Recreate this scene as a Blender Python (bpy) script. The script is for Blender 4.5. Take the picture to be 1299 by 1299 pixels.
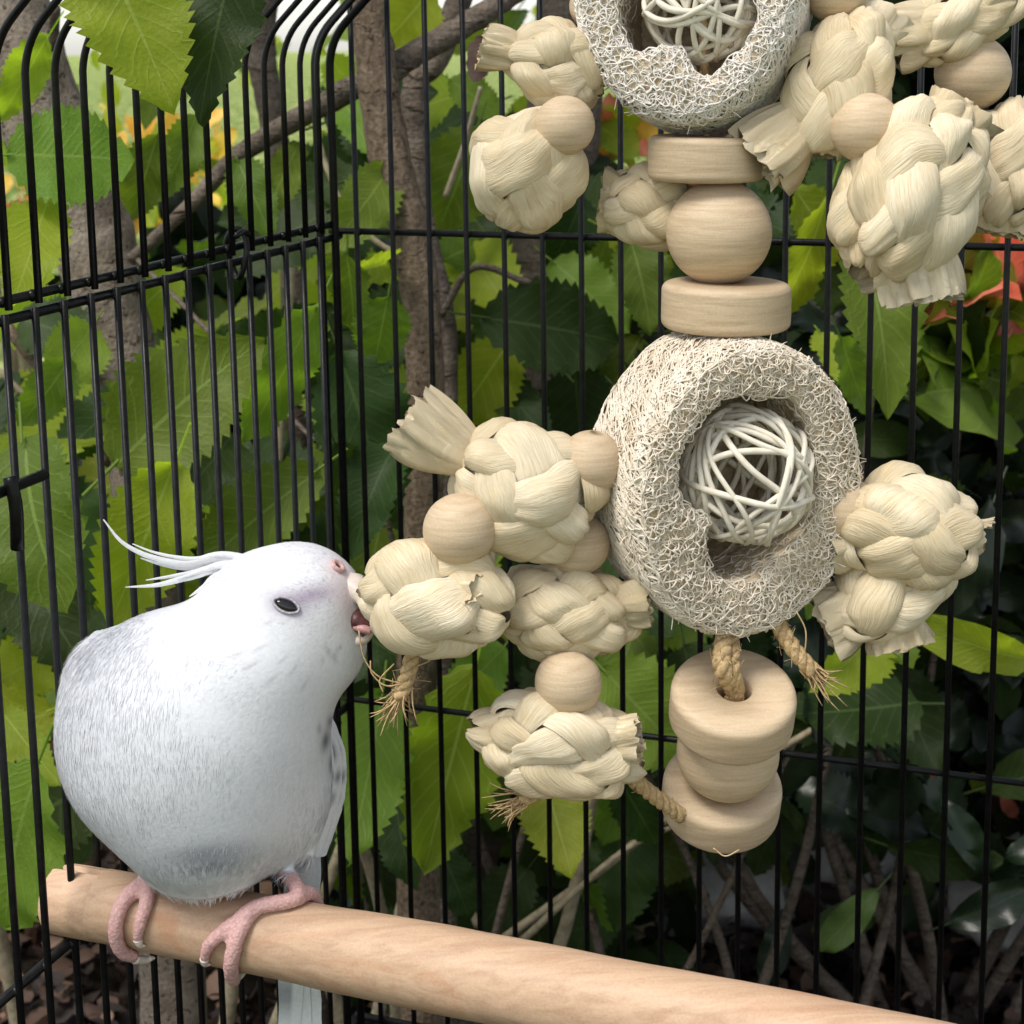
import bpy, math, random
import numpy as np
from mathutils import Vector, Matrix
from mathutils.bvhtree import BVHTree
from mathutils import noise as mnoise

for o in list(bpy.data.objects):
    bpy.data.objects.remove(o, do_unlink=True)
scene = bpy.context.scene
COL = scene.collection
random.seed(7)
rng = np.random.default_rng(11)

# ------------------------------------------------------------------ camera
FPX, PITCH, ROLL = 2164.4, 0.1721, 0.0152
PX0, PY0, W = 649.5, 433.0, 1299.0
CAM = np.array([0.0, 0.0, 0.75])
_F = np.array([0, math.cos(PITCH), -math.sin(PITCH)])
_R = np.array([1.0, 0, 0])
_U = np.array([0, math.sin(PITCH), math.cos(PITCH)])
RT = _R * math.cos(ROLL) - _U * math.sin(ROLL)
UP = _U * math.cos(ROLL) + _R * math.sin(ROLL)
FW = _F
cd = bpy.data.cameras.new('camera')
cam = bpy.data.objects.new('camera', cd)
COL.objects.link(cam)
cam.matrix_world = Matrix(((RT[0], UP[0], -FW[0], CAM[0]), (RT[1], UP[1], -FW[1], CAM[1]),
                           (RT[2], UP[2], -FW[2], CAM[2]), (0, 0, 0, 1)))
cd.sensor_width = 36
cd.lens = 36 * FPX / W
cd.shift_y = -(W / 2 - PY0) / W
cd.clip_start = 0.01
cd.clip_end = 500
cd.dof.use_dof = True
cd.dof.focus_distance = 0.49
cd.dof.aperture_fstop = 40
scene.camera = cam

# ------------------------------------------------------------------ sky, sun, exposure
SUN_DIR = np.array([-0.42, -0.36, 1.0])
SUN_DIR /= np.linalg.norm(SUN_DIR)
world = bpy.data.worlds.new('World')
scene.world = world
world.use_nodes = True
wn = world.node_tree
bg = wn.nodes['Background']
sky = wn.nodes.new('ShaderNodeTexSky')
sky.sky_type = 'NISHITA'
sky.sun_disc = False
sky.sun_elevation = math.asin(SUN_DIR[2])
sky.sun_rotation = math.atan2(SUN_DIR[0], SUN_DIR[1])
sky.dust_density = 0.7
sky.air_density = 1.0
sky.ozone_density = 0.6
hs = wn.nodes.new('ShaderNodeHueSaturation')        # thin overcast: the sky's colour is muted
hs.inputs['Saturation'].default_value = 0.35
wn.links.new(sky.outputs[0], hs.inputs['Color'])
wn.links.new(hs.outputs[0], bg.inputs[0])
bg.inputs[1].default_value = 0.078
sd = bpy.data.lights.new('sun', 'SUN')
sd.energy = 1.5
sd.angle = math.radians(24)
sd.color = (1.0, 0.95, 0.86)
sun = bpy.data.objects.new('sun', sd)
COL.objects.link(sun)
sun.rotation_euler = Vector(SUN_DIR).to_track_quat('Z', 'Y').to_euler()
sun.location = (-1, -1, 4)
scene.view_settings.view_transform = 'Standard'
scene.view_settings.look = 'None'
scene.view_settings.gamma = 1
scene.view_settings.use_curve_mapping = False
scene.view_settings.exposure = 1.34
scene.render.engine = 'CYCLES'
scene.cycles.max_bounces = 6
scene.cycles.diffuse_bounces = 3
scene.cycles.transmission_bounces = 3
scene.render.resolution_x = 1024
scene.render.resolution_y = 1024

# ------------------------------------------------------------------ helpers
def P(px, py, z):
    return CAM + z * (FW + (px - PX0) / FPX * RT - (py - PY0) / FPX * UP)

def proj(X):
    X = np.asarray(X, float) - CAM
    z = X @ FW
    return PX0 + FPX * (X @ RT) / z, PY0 - FPX * (X @ UP) / z, z

def norm(v):
    v = np.asarray(v, float)
    return v / (np.linalg.norm(v) + 1e-12)

WPOS = {}

def tag(o, label=None, cat=None, group=None, kind=None):
    if label: o['label'] = label
    if cat: o['category'] = cat
    if group: o['group'] = group
    if kind: o['kind'] = kind
    return o

def link(o, parent, c):
    COL.objects.link(o)
    c = np.asarray(c, float)
    if parent is not None:
        o.parent = parent
        o.location = Vector(c - WPOS[parent.name])
    else:
        o.location = Vector(c)
    WPOS[o.name] = c
    return o

def empty(name, loc, parent=None):
    o = bpy.data.objects.new(name, None)
    o.empty_display_size = 0.01
    return link(o, parent, loc)

def mesh_data(name, V, F, uv=None, smooth=True, col=None):
    me = bpy.data.meshes.new(name)
    me.from_pydata(np.asarray(V, float).tolist(), [], [tuple(f) for f in F])
    if smooth:
        me.polygons.foreach_set('use_smooth', [True] * len(me.polygons))
    if uv is not None:
        ul = me.uv_layers.new(name='UVMap')
        li = np.empty(len(me.loops), dtype=np.int32)
        me.loops.foreach_get('vertex_index', li)
        ul.data.foreach_set('uv', np.asarray(uv, float)[li].ravel())
    if col is not None:
        at = me.color_attributes.new('Col', 'FLOAT_COLOR', 'POINT')
        c4 = np.ones((len(V), 4)); c4[:, :3] = col
        at.data.foreach_set('color', c4.ravel())
    me.update()
    return me

def mobj(name, V, F, mat, parent=None, uv=None, smooth=True, col=None):
    V = np.asarray(V, float)
    c = (V.min(0) + V.max(0)) / 2
    me = mesh_data(name, V - c, F, uv, smooth, col)
    me.materials.append(mat)
    o = bpy.data.objects.new(name, me)
    return link(o, parent, c)

class MB:
    def __init__(s): s.V = []; s.F = []; s.UV = []; s.C = []; s.n = 0
    def add(s, V, F, uv=None, col=None):
        V = np.asarray(V, float)
        s.V.append(V)
        s.F.extend([tuple(i + s.n for i in f) for f in F])
        s.UV.append(np.zeros((len(V), 2)) if uv is None else np.asarray(uv, float))
        s.C.append(np.ones((len(V), 3)) if col is None else np.broadcast_to(np.asarray(col, float), (len(V), 3)))
        s.n += len(V)
    def obj(s, name, mat, parent=None, smooth=True, color=False):
        return mobj(name, np.concatenate(s.V), s.F, mat, parent, np.concatenate(s.UV), smooth,
                    np.concatenate(s.C) if color else None)

def spline(pts, n):
    pts = np.asarray(pts, float)
    m = len(pts)
    if m == 2:
        t = np.linspace(0, 1, n)[:, None]
        return pts[0] * (1 - t) + pts[1] * t
    Q = np.concatenate([[2 * pts[0] - pts[1]], pts, [2 * pts[-1] - pts[-2]]])
    ts = np.linspace(0, m - 1 - 1e-9, n)
    out = []
    for t in ts:
        i = int(t); u = t - i
        p0, p1, p2, p3 = Q[i], Q[i + 1], Q[i + 2], Q[i + 3]
        out.append(0.5 * (2 * p1 + (p2 - p0) * u + (2 * p0 - 5 * p1 + 4 * p2 - p3) * u * u + (3 * p1 - p0 - 3 * p2 + p3) * u ** 3))
    return np.array(out)

def frames(pts, closed=False):
    pts = np.asarray(pts, float)
    if closed:
        T = np.roll(pts, -1, 0) - np.roll(pts, 1, 0)
    else:
        T = np.gradient(pts, axis=0)
    T /= np.linalg.norm(T, axis=1)[:, None] + 1e-12
    a = np.array([0, 0, 1.0]) if abs(T[0][2]) < 0.9 else np.array([1.0, 0, 0])
    n = norm(np.cross(T[0], a))
    Ns = []
    for t in T:
        n = norm(n - t * (n @ t))
        Ns.append(n)
    Ns = np.array(Ns)
    return T, Ns, np.cross(T, Ns)

def tube(pts, rad, n=8, closed=False, cap=True, flat=1.0, fn=None):
    pts = np.asarray(pts, float)
    m = len(pts)
    rad = np.broadcast_to(np.asarray(rad, float), (m,))
    T, A, B = frames(pts, closed)
    ang = np.linspace(0, 2 * math.pi, n, endpoint=False)
    V = pts[:, None, :] + rad[:, None, None] * (np.cos(ang)[None, :, None] * A[:, None, :] + flat * np.sin(ang)[None, :, None] * B[:, None, :])
    L = np.concatenate([[0], np.cumsum(np.linalg.norm(np.diff(pts, axis=0), axis=1))])
    UV = np.stack(np.broadcast_arrays(L[:, None] * 1000, (ang / (2 * math.pi))[None, :]), -1).reshape(-1, 2)
    V = V.reshape(-1, 3)
    F = []
    for i in range(m if closed else m - 1):
        i2 = (i + 1) % m
        for j in range(n):
            j2 = (j + 1) % n
            F.append((i * n + j, i * n + j2, i2 * n + j2, i2 * n + j))
    if cap and not closed:
        F.append(tuple(range(n - 1, -1, -1)))
        F.append(tuple((m - 1) * n + j for j in range(n)))
    return V, F, UV

def grid(G, wrap=False):
    a, b = G.shape[:2]
    F = []
    for i in range(a - 1):
        for j in range(b if wrap else b - 1):
            j2 = (j + 1) % b
            F.append((i * b + j, i * b + j2, (i + 1) * b + j2, (i + 1) * b + j))
    return G.reshape(-1, 3), F

def lathe(profile, n=40):
    """profile (r,z) closed loop when first and last sit on the axis or form a ring; axis = local z"""
    pr = np.asarray(profile, float)
    ang = np.linspace(0, 2 * math.pi, n, endpoint=False)
    G = np.stack([pr[:, 0][:, None] * np.cos(ang), pr[:, 0][:, None] * np.sin(ang), np.repeat(pr[:, 1][:, None], n, 1)], -1)
    V, F = grid(G, True)
    m = len(pr)
    F += [((m - 1) * n + j, (m - 1) * n + (j + 1) % n, (j + 1) % n, j) for j in range(n)]   # close the ring
    return V, F

def basis(z, x=None):
    z = norm(z)
    if x is None: x = RT
    x = norm(np.asarray(x) - z * (np.asarray(x) @ z))
    return np.stack([x, np.cross(z, x), z], 1)     # columns

def fbm(p, octv=3):
    return mnoise.fractal(Vector(p), 1.0, 2.0, octv)

# ------------------------------------------------------------------ materials
class Mat:
    def __init__(s, name, rough=0.6, spec=0.4):
        s.m = bpy.data.materials.new(name); s.m.use_nodes = True
        s.t = s.m.node_tree; s.b = s.t.nodes['Principled BSDF']
        s.b.inputs['Roughness'].default_value = rough
        s.b.inputs['Specular IOR Level'].default_value = spec
    def n(s, typ, **kw):
        nd = s.t.nodes.new('ShaderNode' + typ)
        for k, v in kw.items():
            if k in nd.inputs: nd.inputs[k].default_value = v
            else: setattr(nd, k, v)
        return nd
    def l(s, a, b): s.t.links.new(a, b)
    def coords(s, kind='Object', scale=(1, 1, 1), rot=(0, 0, 0)):
        c = s.n('TexCoord'); mp = s.n('Mapping')
        mp.inputs['Scale'].default_value = scale; mp.inputs['Rotation'].default_value = rot
        s.l(c.outputs[kind], mp.inputs[0]); return mp.outputs[0]
    def noise(s, vec, scale, detail=4, rough=0.55, dist=0):
        nd = s.n('TexNoise'); nd.inputs['Scale'].default_value = scale; nd.inputs['Detail'].default_value = detail
        nd.inputs['Roughness'].default_value = rough; nd.inputs['Distortion'].default_value = dist
        s.l(vec, nd.inputs['Vector']); return nd.outputs['Fac']
    def ramp(s, fac, stops):
        nd = s.n('ValToRGB'); cr = nd.color_ramp
        while len(cr.elements) < len(stops): cr.elements.new(0.5)
        for e, (p, c) in zip(cr.elements, stops):
            e.position = p; e.color = (*c, 1) if len(c) == 3 else c
        s.l(fac, nd.inputs[0]); return nd.outputs[0]
    def mix(s, fac, a, b, mode='MIX'):
        nd = s.n('Mix', data_type='RGBA', blend_type=mode)
        for sock, v in ((0, fac), (6, a), (7, b)):
            if hasattr(v, 'links'): s.l(v, nd.inputs[sock])
            elif sock == 0: nd.inputs[0].default_value = v
            else: nd.inputs[sock].default_value = (*v, 1)
        return nd.outputs[2]
    def math(s, op, a, b=0.0, c=None):
        nd = s.n('Math', operation=op)
        for i, v in enumerate((a, b) if c is None else (a, b, c)):
            if hasattr(v, 'links'): s.l(v, nd.inputs[i])
            else: nd.inputs[i].default_value = v
        return nd.outputs[0]
    def bump(s, h, strength=0.3, dist=0.001):
        nd = s.n('Bump'); nd.inputs['Strength'].default_value = strength; nd.inputs['Distance'].default_value = dist
        s.l(h, nd.inputs['Height']); s.l(nd.outputs[0], s.b.inputs['Normal']); return nd
    def rand(s):
        return s.n('ObjectInfo').outputs['Random']
    def color(s, c):
        if hasattr(c, 'links'): s.l(c, s.b.inputs['Base Color'])
        else: s.b.inputs['Base Color'].default_value = (*c, 1)

def mat_bar():
    M = Mat('black_coated_wire', 0.38, 0.2)
    v = M.coords('Object')
    f = M.noise(v, 350, 3)
    M.color(M.ramp(f, [(0.3, (0.004, 0.004, 0.0045)), (0.75, (0.010, 0.010, 0.011))]))
    M.l(M.ramp(M.noise(v, 120, 3), [(0.3, (0.25,) * 3), (0.7, (0.5,) * 3)]), M.b.inputs['Roughness'])
    M.bump(f, 0.15, 0.0004)
    return M.m

def mat_wood(name, c0, c1, scale=(60, 60, 900), rot=(0.3, 0.5, 0), rough=0.55, knots=False):
    M = Mat(name, rough, 0.3)
    v = M.coords('Object', scale, rot)
    g = M.noise(v, 1.0, 5, 0.6, 0.6)
    col = M.ramp(g, [(0.25, c0), (0.6, c1), (0.85, tuple(x * 0.93 for x in c1))])
    r = M.ramp(M.rand(), [(0, (0.93, 0.92, 0.9)), (1, (1.05, 1.04, 1.03))])
    col = M.mix(1.0, col, r, 'MULTIPLY')
    v2 = M.coords('Object', (1, 1, 1))
    if knots:
        vk = M.coords('Object', (22, 60, 60))
        k = M.ramp(M.noise(vk, 1.0, 3, 0.5, 1.2), [(0.58, (0, 0, 0)), (0.72, (1, 1, 1))])
        col = M.mix(M.math('MULTIPLY', k, 0.6), col, (0.45, 0.20, 0.10))
        vs = M.coords('Object', (90, 700, 700))
        sp = M.ramp(M.noise(vs, 1.0, 2), [(0.70, (0, 0, 0)), (0.76, (1, 1, 1))])
        col = M.mix(M.math('MULTIPLY', sp, 0.35), col, (0.30, 0.17, 0.09))
    fine = M.noise(v2, 1500, 2)
    col = M.mix(0.08, col, M.ramp(fine, [(0.3, (0.3, 0.2, 0.12)), (0.7, (0.9, 0.8, 0.65))]))
    M.color(col)
    M.bump(M.math('ADD', g, M.math('MULTIPLY', fine, 0.4)), 0.25, 0.0004)
    return M.m

def mat_husk():
    M = Mat('dried_corn_husk', 0.55, 0.35)
    uv = M.coords('UV', (1, 1, 1))
    r = M.rand()
    off = M.n('Combine' + 'XYZ'); M.l(M.math('MULTIPLY', r, 37.0), off.inputs[0]); M.l(M.math('MULTIPLY', r, 11.0), off.inputs[1])
    add = M.n('VectorMath', operation='ADD'); M.l(uv, add.inputs[0]); M.l(off.outputs[0], add.inputs[1])
    mp = M.n('Mapping'); mp.inputs['Scale'].default_value = (0.09, 26.0, 1); M.l(add.outputs[0], mp.inputs[0])
    g = M.noise(mp.outputs[0], 1.0, 4, 0.65, 0.3)
    mp2 = M.n('Mapping'); mp2.inputs['Scale'].default_value = (0.2, 80.0, 1); M.l(add.outputs[0], mp2.inputs[0])
    g2 = M.noise(mp2.outputs[0], 1.0, 2, 0.6)
    big = M.noise(M.coords('Object', (1, 1, 1)), 130, 3)
    col = M.ramp(g, [(0.22, (0.50, 0.37, 0.22)), (0.40, (0.69, 0.58, 0.415)), (0.58, (0.78, 0.69, 0.53)), (0.85, (0.84, 0.78, 0.66))])
    col = M.mix(0.35, col, M.ramp(g2, [(0.3, (0.50, 0.39, 0.23)), (0.65, (0.84, 0.77, 0.62))]))
    col = M.mix(M.math('MULTIPLY', M.ramp(big, [(0.46, (0, 0, 0)), (0.74, (1, 1, 1))]), 0.40), col, (0.62, 0.47, 0.26))
    col = M.mix(1.0, col, M.ramp(r, [(0, (0.90, 0.85, 0.75)), (0.5, (1, 0.965, 0.89)), (1, (1.07, 1.06, 1.04))]), 'MULTIPLY')
    M.color(col)
    M.bump(M.math('ADD', g, M.math('MULTIPLY', g2, 0.6)), 0.6, 0.0008)
    return M.m

def mat_simple(name, stops, scale=400, rough=0.7, bump=0.3, dist=0.0005, spec=0.3, sc=(1, 1, 1), detail=4):
    M = Mat(name, rough, spec)
    v = M.coords('Object', sc)
    f = M.noise(v, scale, detail)
    M.color(M.ramp(f, stops))
    if bump: M.bump(f, bump, dist)
    return M.m

def mat_leaf(name, dark, light, vein, rough=0.42, trans=0.35, tcol=None, nv=9.0, bump=0.5, spec=0.45):
    M = Mat(name, rough, spec)
    uv = M.n('TexCoord').outputs['UV']
    sp = M.n('SeparateXYZ'); M.l(uv, sp.inputs[0])
    u, v = sp.outputs[0], sp.outputs[1]
    av = M.math('ABSOLUTE', M.math('SUBTRACT', v, 0.5))             # 0..0.5
    mid = M.math('LESS_THAN', av, M.math('MULTIPLY_ADD', u, -0.012, 0.022))
    w = M.math('MULTIPLY', M.math('SUBTRACT', u, M.math('MULTIPLY', av, 0.55)), nv)
    fr = M.math('ABSOLUTE', M.math('SUBTRACT', M.math('FRACT', w), 0.5))   # 0 at vein centre .. .5
    vn = M.ramp(fr, [(0.0, (1, 1, 1)), (0.035, (0.7, 0.7, 0.7)), (0.09, (0, 0, 0))])
    ve = M.math('MAXIMUM', mid, M.math('MULTIPLY', vn, 0.55))
    obj = M.coords('Object')
    r = M.rand()
    f = M.noise(obj, 6.0, 4)
    col = M.mix(f, dark, light)
    hsv = M.n('HueSaturation'); M.l(col, hsv.inputs['Color'])
    M.l(M.math('MULTIPLY_ADD', r, 0.035, 0.465), hsv.inputs['Hue'])
    M.l(M.math('MULTIPLY_ADD', M.math('FRACT', M.math('MULTIPLY', r, 7.31)), 0.60, 0.72), hsv.inputs['Value'])
    spots = M.ramp(M.noise(obj, 14.0, 3), [(0.70, (0, 0, 0)), (0.76, (1, 1, 1))])
    base = M.mix(M.math('MULTIPLY', spots, 0.35), hsv.outputs[0], (0.16, 0.10, 0.03))
    colv = M.mix(M.math('MULTIPLY', ve, 0.45), base, vein)
    M.color(colv)
    cells = M.n('TexVoronoi'); cells.inputs['Scale'].default_value = 45; M.l(obj, cells.inputs['Vector'])
    h = M.math('SUBTRACT', M.math('MULTIPLY', M.math('SUBTRACT', 0.5, M.math('ABSOLUTE', M.math('SUBTRACT', fr, 0.25))), 0.5), M.math('MULTIPLY', ve, 0.35))
    h = M.math('ADD', h, M.math('MULTIPLY', cells.outputs['Distance'], 0.3))
    M.bump(h, bump, 0.0012)
    tr = M.n('BsdfTranslucent')
    tc = M.mix(1.0, colv, tcol or (2.6, 2.9, 1.1), 'MULTIPLY')
    M.l(tc, tr.inputs['Color'])
    ms = M.n('MixShader'); ms.inputs[0].default_value = trans
    out = M.t.nodes['Material Output']
    M.l(M.b.outputs[0], ms.inputs[1]); M.l(tr.outputs[0], ms.inputs[2]); M.l(ms.outputs[0], out.inputs['Surface'])
    return M.m

def mat_bark(name, stops, lent, sc=(60, 60, 14), bump=0.9, ls=(28, 28, 130), lt=(.60, .68)):
    M = Mat(name, 0.85, 0.2)
    v = M.coords('Object', sc)
    f = M.noise(v, 1.0, 6, 0.65, 0.4)
    col = M.ramp(f, stops)
    vl = M.coords('Object', ls)
    le = M.ramp(M.noise(vl, 1.0, 3, 0.5, 0.5), [(lt[0], (0, 0, 0)), (lt[1], (1, 1, 1))])
    col = M.mix(M.math('MULTIPLY', le, 0.8), col, lent)
    fine = M.noise(M.coords('Object'), 420, 3)
    col = M.mix(0.3, col, M.ramp(fine, [(0.3, (0.025, 0.018, 0.013)), (0.75, (0.36, 0.29, 0.22))]))
    M.color(col)
    M.bump(M.math('ADD', M.math('ADD', f, le), M.math('MULTIPLY', fine, 0.5)), bump, 0.003)
    return M.m

def mat_plumage():
    M = Mat('white_plumage', 0.75, 0.15)
    a = M.n('Attribute', attribute_name='Col')
    f = M.noise(M.coords('Object'), 900, 3)
    M.color(M.mix(1.0, a.outputs['Color'], M.ramp(f, [(0.3, (0.93, 0.93, 0.94)), (0.7, (1.04, 1.04, 1.04))]), 'MULTIPLY'))
    M.bump(f, 0.25, 0.0004)
    M.b.inputs['Subsurface Weight'].default_value = 0.0
    return M.m

def mat_foot():
    M = Mat('scaly_pink_skin', 0.5, 0.35)
    a = M.n('Attribute', attribute_name='Col')
    vo = M.n('TexVoronoi'); vo.inputs['Scale'].default_value = 1100; M.l(M.coords('Object'), vo.inputs['Vector'])
    d = vo.outputs['Distance']
    M.color(M.mix(1.0, a.outputs['Color'], M.ramp(d, [(0.1, (1.08, 1.06, 1.06)), (0.6, (0.92, 0.86, 0.86))]), 'MULTIPLY'))
    M.bump(M.math('SUBTRACT', 1.0, d), 0.4, 0.0005)
    return M.m

BAR = mat_bar()
WOOD = mat_wood('pale_turned_wood', (0.45, 0.33, 0.205), (0.61, 0.475, 0.325))
WOODP = mat_wood('perch_wood', (0.40, 0.24, 0.15), (0.57, 0.385, 0.26), (26, 330, 330), (0, 0, -0.3463), 0.5, True)
HUSK = mat_husk()
JUTE = mat_simple('jute_fibre', [(0.3, (0.36, 0.23, 0.10)), (0.7, (0.62, 0.46, 0.26))], 900, 0.8, 0.6)
LUFFA_BODY = mat_simple('luffa_core', [(0.3, (0.46, 0.35, 0.22)), (0.7, (0.72, 0.61, 0.45))], 420, 0.85, 0.9, 0.0015)
LUFFA_FIB = mat_simple('luffa_fibre', [(0.25, (0.68, 0.58, 0.45)), (0.7, (0.83, 0.755, 0.65))], 160, 0.7, 0.2)
RATTAN = mat_simple('pale_rattan', [(0.3, (0.66, 0.59, 0.47)), (0.7, (0.82, 0.77, 0.67))], 260, 0.55, 0.2)
PLUME = mat_plumage()
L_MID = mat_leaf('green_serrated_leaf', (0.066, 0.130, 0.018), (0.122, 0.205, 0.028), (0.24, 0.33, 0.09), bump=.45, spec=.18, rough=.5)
L_LIT = mat_leaf('bright_green_leaf', (0.15, 0.23, 0.018), (0.25, 0.33, 0.035), (0.38, 0.46, 0.13), trans=0.45, bump=.45, spec=.18, rough=.5)  # sunlit look put into the brighter leaf colour
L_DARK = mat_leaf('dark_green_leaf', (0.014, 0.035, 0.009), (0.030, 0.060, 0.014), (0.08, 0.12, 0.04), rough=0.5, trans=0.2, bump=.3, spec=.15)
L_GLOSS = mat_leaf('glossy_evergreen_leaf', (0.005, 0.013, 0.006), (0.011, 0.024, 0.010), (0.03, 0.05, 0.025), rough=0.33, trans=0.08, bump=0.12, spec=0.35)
L_RED = mat_leaf('red_young_leaf', (0.60, 0.17, 0.07), (0.74, 0.36, 0.18), (0.7, 0.4, 0.25), rough=0.4, trans=0.4, tcol=(1.6, 1.3, 1.1), bump=0.25)
L_BROWN = mat_leaf('dry_brown_leaf', (0.035, 0.022, 0.014), (0.125, 0.082, 0.052), (0.15, 0.1, 0.07), rough=0.75, trans=0.1, tcol=(1, 0.8, 0.6))
L_YEL = mat_leaf('yellow_flower_leaf', (0.78, 0.55, 0.04), (0.85, 0.68, 0.12), (0.8, 0.7, 0.3), trans=0.4, tcol=(1.1, 1.0, 0.6))
BARK_G = mat_bark('grey_brown_bark', [(0.28, (0.035, 0.022, 0.013)), (0.5, (0.11, 0.075, 0.048)), (0.72, (0.20, 0.150, 0.105))], (0.05, 0.03, 0.02), (190, 190, 60), .8, (90, 90, 160), (.64, .70))
BARK_P = mat_bark('pale_speckled_bark', [(0.3, (0.10, 0.075, 0.055)), (0.5, (0.22, 0.18, 0.145)), (0.72, (0.33, 0.285, 0.235))], (0.05, 0.03, 0.02), (70, 70, 50), .8, (150, 150, 170), (.60, .66))
BARK_C = mat_bark('dark_cherry_bark', [(0.3, (0.035, 0.026, 0.021)), (0.5, (0.085, 0.066, 0.055)), (0.75, (0.20, 0.165, 0.14))], (0.14, 0.10, 0.08), (16, 16, 110))
TWIG = mat_simple('pale_twig', [(0.3, (0.16, 0.13, 0.08)), (0.7, (0.34, 0.29, 0.20))], 200, 0.8, 0.4)
GSTEM = mat_simple('green_stem', [(0.3, (0.10, 0.17, 0.03)), (0.7, (0.20, 0.28, 0.06))], 200, 0.6, 0.2)

# ------------------------------------------------------------------ setting: ground, pavement, lawn
def sheet(name, x0, x1, y0, y1, z, nx, ny, amp, fr, mat):
    xs = np.linspace(x0, x1, nx); ys = np.linspace(y0, y1, ny)
    G = np.zeros((ny, nx, 3))
    for j, y in enumerate(ys):
        for i, x in enumerate(xs):
            G[j, i] = (x, y, z + (amp * fbm((x * fr, y * fr, 3.1)) if amp else 0))
    V, F = grid(G)
    o = mobj(name, V, F, mat)
    return tag(o, kind='structure')

def mat_soil():
    M = Mat('dark_soil', 0.95, 0.1)
    v = M.coords('Object')
    f = M.noise(v, 35, 8, 0.7)
    M.color(M.ramp(f, [(0.3, (0.012, 0.009, 0.007)), (0.55, (0.045, 0.033, 0.024)), (0.8, (0.10, 0.075, 0.055))]))
    M.bump(f, 1.0, 0.02)
    return M.m

def mat_pave():
    M = Mat('grey_concrete', 0.85, 0.2)
    v = M.coords('Object')
    f = M.noise(v, 9, 8, 0.65)
    M.color(M.ramp(f, [(0.3, (0.30, 0.29, 0.28)), (0.7, (0.50, 0.49, 0.47))]))
    M.bump(M.noise(v, 160, 4), 0.5, 0.004)
    return M.m

def mat_lawn():
    M = Mat('sunny_lawn', 0.9, 0.1)
    v = M.coords('Object')
    f = M.noise(M.coords('Object', (1, .30, 1)), 7.0, 9, 0.85)
    M.color(M.ramp(f, [(0.38, (0.03, 0.07, 0.015)), (0.49, (0.24, 0.34, 0.07)), (0.58, (0.62, 0.66, 0.28))]))  # bright sunlight put into the pale grass tones
    M.bump(M.noise(v, 60, 4), 1.0, 0.05)
    return M.m

MAT_LAWN = mat_lawn()
lawn = sheet('lawn', -150, 150, -20, 330, -0.02, 30, 30, 0, 1, MAT_LAWN)
soil = sheet('soil', -2.6, 2.6, -0.6, 2.35, 0.0, 90, 60, 0.03, 3.0, mat_soil())
pave = sheet('pavement', -0.6, 6, 2.2, 4.6, 0.03, 20, 12, 0.0, 1, mat_pave())

# ------------------------------------------------------------------ bird cage
AL = 0.3463
DD = np.array([math.sin(AL), math.cos(AL), 0.0])       # left wall, away from the camera
EE = np.array([math.cos(AL), -math.sin(AL), 0.0])      # back wall, to the right
ZZ = np.array([0, 0, 1.0])
KK = np.array([-0.0647, 0.6532, 0.75])                 # corner at camera height
cage = empty('birdcage', KK + np.array([0, 0, -0.41]))
tag(cage, 'black wire birdcage with rounded shoulder bars and horizontal rails', 'birdcage')
BR = 0.00109

def bar(pts, r=BR, name='bar', n=10):
    V, F, _ = tube(pts, r, n)
    return mobj(name, V, F, BAR, cage)

def roof_path(base, h0, sweep=True):
    pts = [base + ZZ * h0, base + ZZ * -0.012]
    R = 0.024
    for k in range(1, 9):
        a = math.radians(46) * k / 8
        pts.append(base + ZZ * (-0.008 + R * math.sin(a)) + EE * (R * (1 - math.cos(a))))
    end = pts[-1]
    dirn = ZZ * math.cos(math.radians(46)) + EE * math.sin(math.radians(46))
    pts.append(end + dirn * 0.05)
    pts.append(end + dirn * 0.20)
    return pts

HU, HL, HB, HLOW, HBOT = -0.0664, -0.0716, -0.0697, -0.2601, -0.40
S2 = 0.0137
for i in range(-1, 20):
    bar(roof_path(KK - DD * (0.0328 + S2 * i) + EE * 0.001, HU - 0.002))
for i in range(-1, 20):
    b = KK - DD * (0.0335 + S2 * i)
    bar([b + ZZ * (HL + 0.002), b + ZZ * HBOT])
# corner posts
for t, u, r in ((0.0105, 0.0, 0.0016), (0.005, 0.0035, 0.0016)):
    b = KK - DD * t + EE * (u - 0.004)
    pp = roof_path(b, HBOT)
    bar(pp, r, 'corner_post')
TMAX = 0.305
i = 0
while 0.0063 + 0.015 * (i - 0) < 0.30:
    b = KK + EE * (0.0063 + 0.015 * i)
    bar([b + ZZ * 0.15, b + ZZ * HBOT])
    i += 1
# rails
OUT = -EE * (BR + 0.0009)
RR = 0.0013
def rail(p0, p1, r, welds, out):
    """a rail with a small weld bead at every bar it crosses"""
    mb = MB(); mb.add(*tube([p0, p1], r, 10))
    for w_ in welds:
        q = w_ - out * .45
        rr_ = BR * random.uniform(1.15, 1.5)
        pts = [q - ZZ * rr_ * 1.1, q - ZZ * rr_ * .6, q, q + ZZ * rr_ * .6, q + ZZ * rr_ * 1.1]
        mb.add(*tube(pts, np.array([.25, .85, 1, .85, .25]) * rr_ * 1.15, 8))
    return mb.obj('rail', BAR, cage)
WU = [KK - DD * (0.0328 + S2 * i) + OUT + ZZ * HU for i in range(-1, 19)]
WL = [KK - DD * (0.0335 + S2 * i) + OUT + ZZ * HL for i in range(-1, 19)]
WLO = [KK - DD * (0.0335 + S2 * i) + OUT + ZZ * HLOW for i in range(-1, 19)]
rail(KK - DD * 0.300 + OUT + ZZ * HU, KK - DD * 0.004 + OUT + ZZ * HU, 0.0014, WU, OUT)
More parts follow.
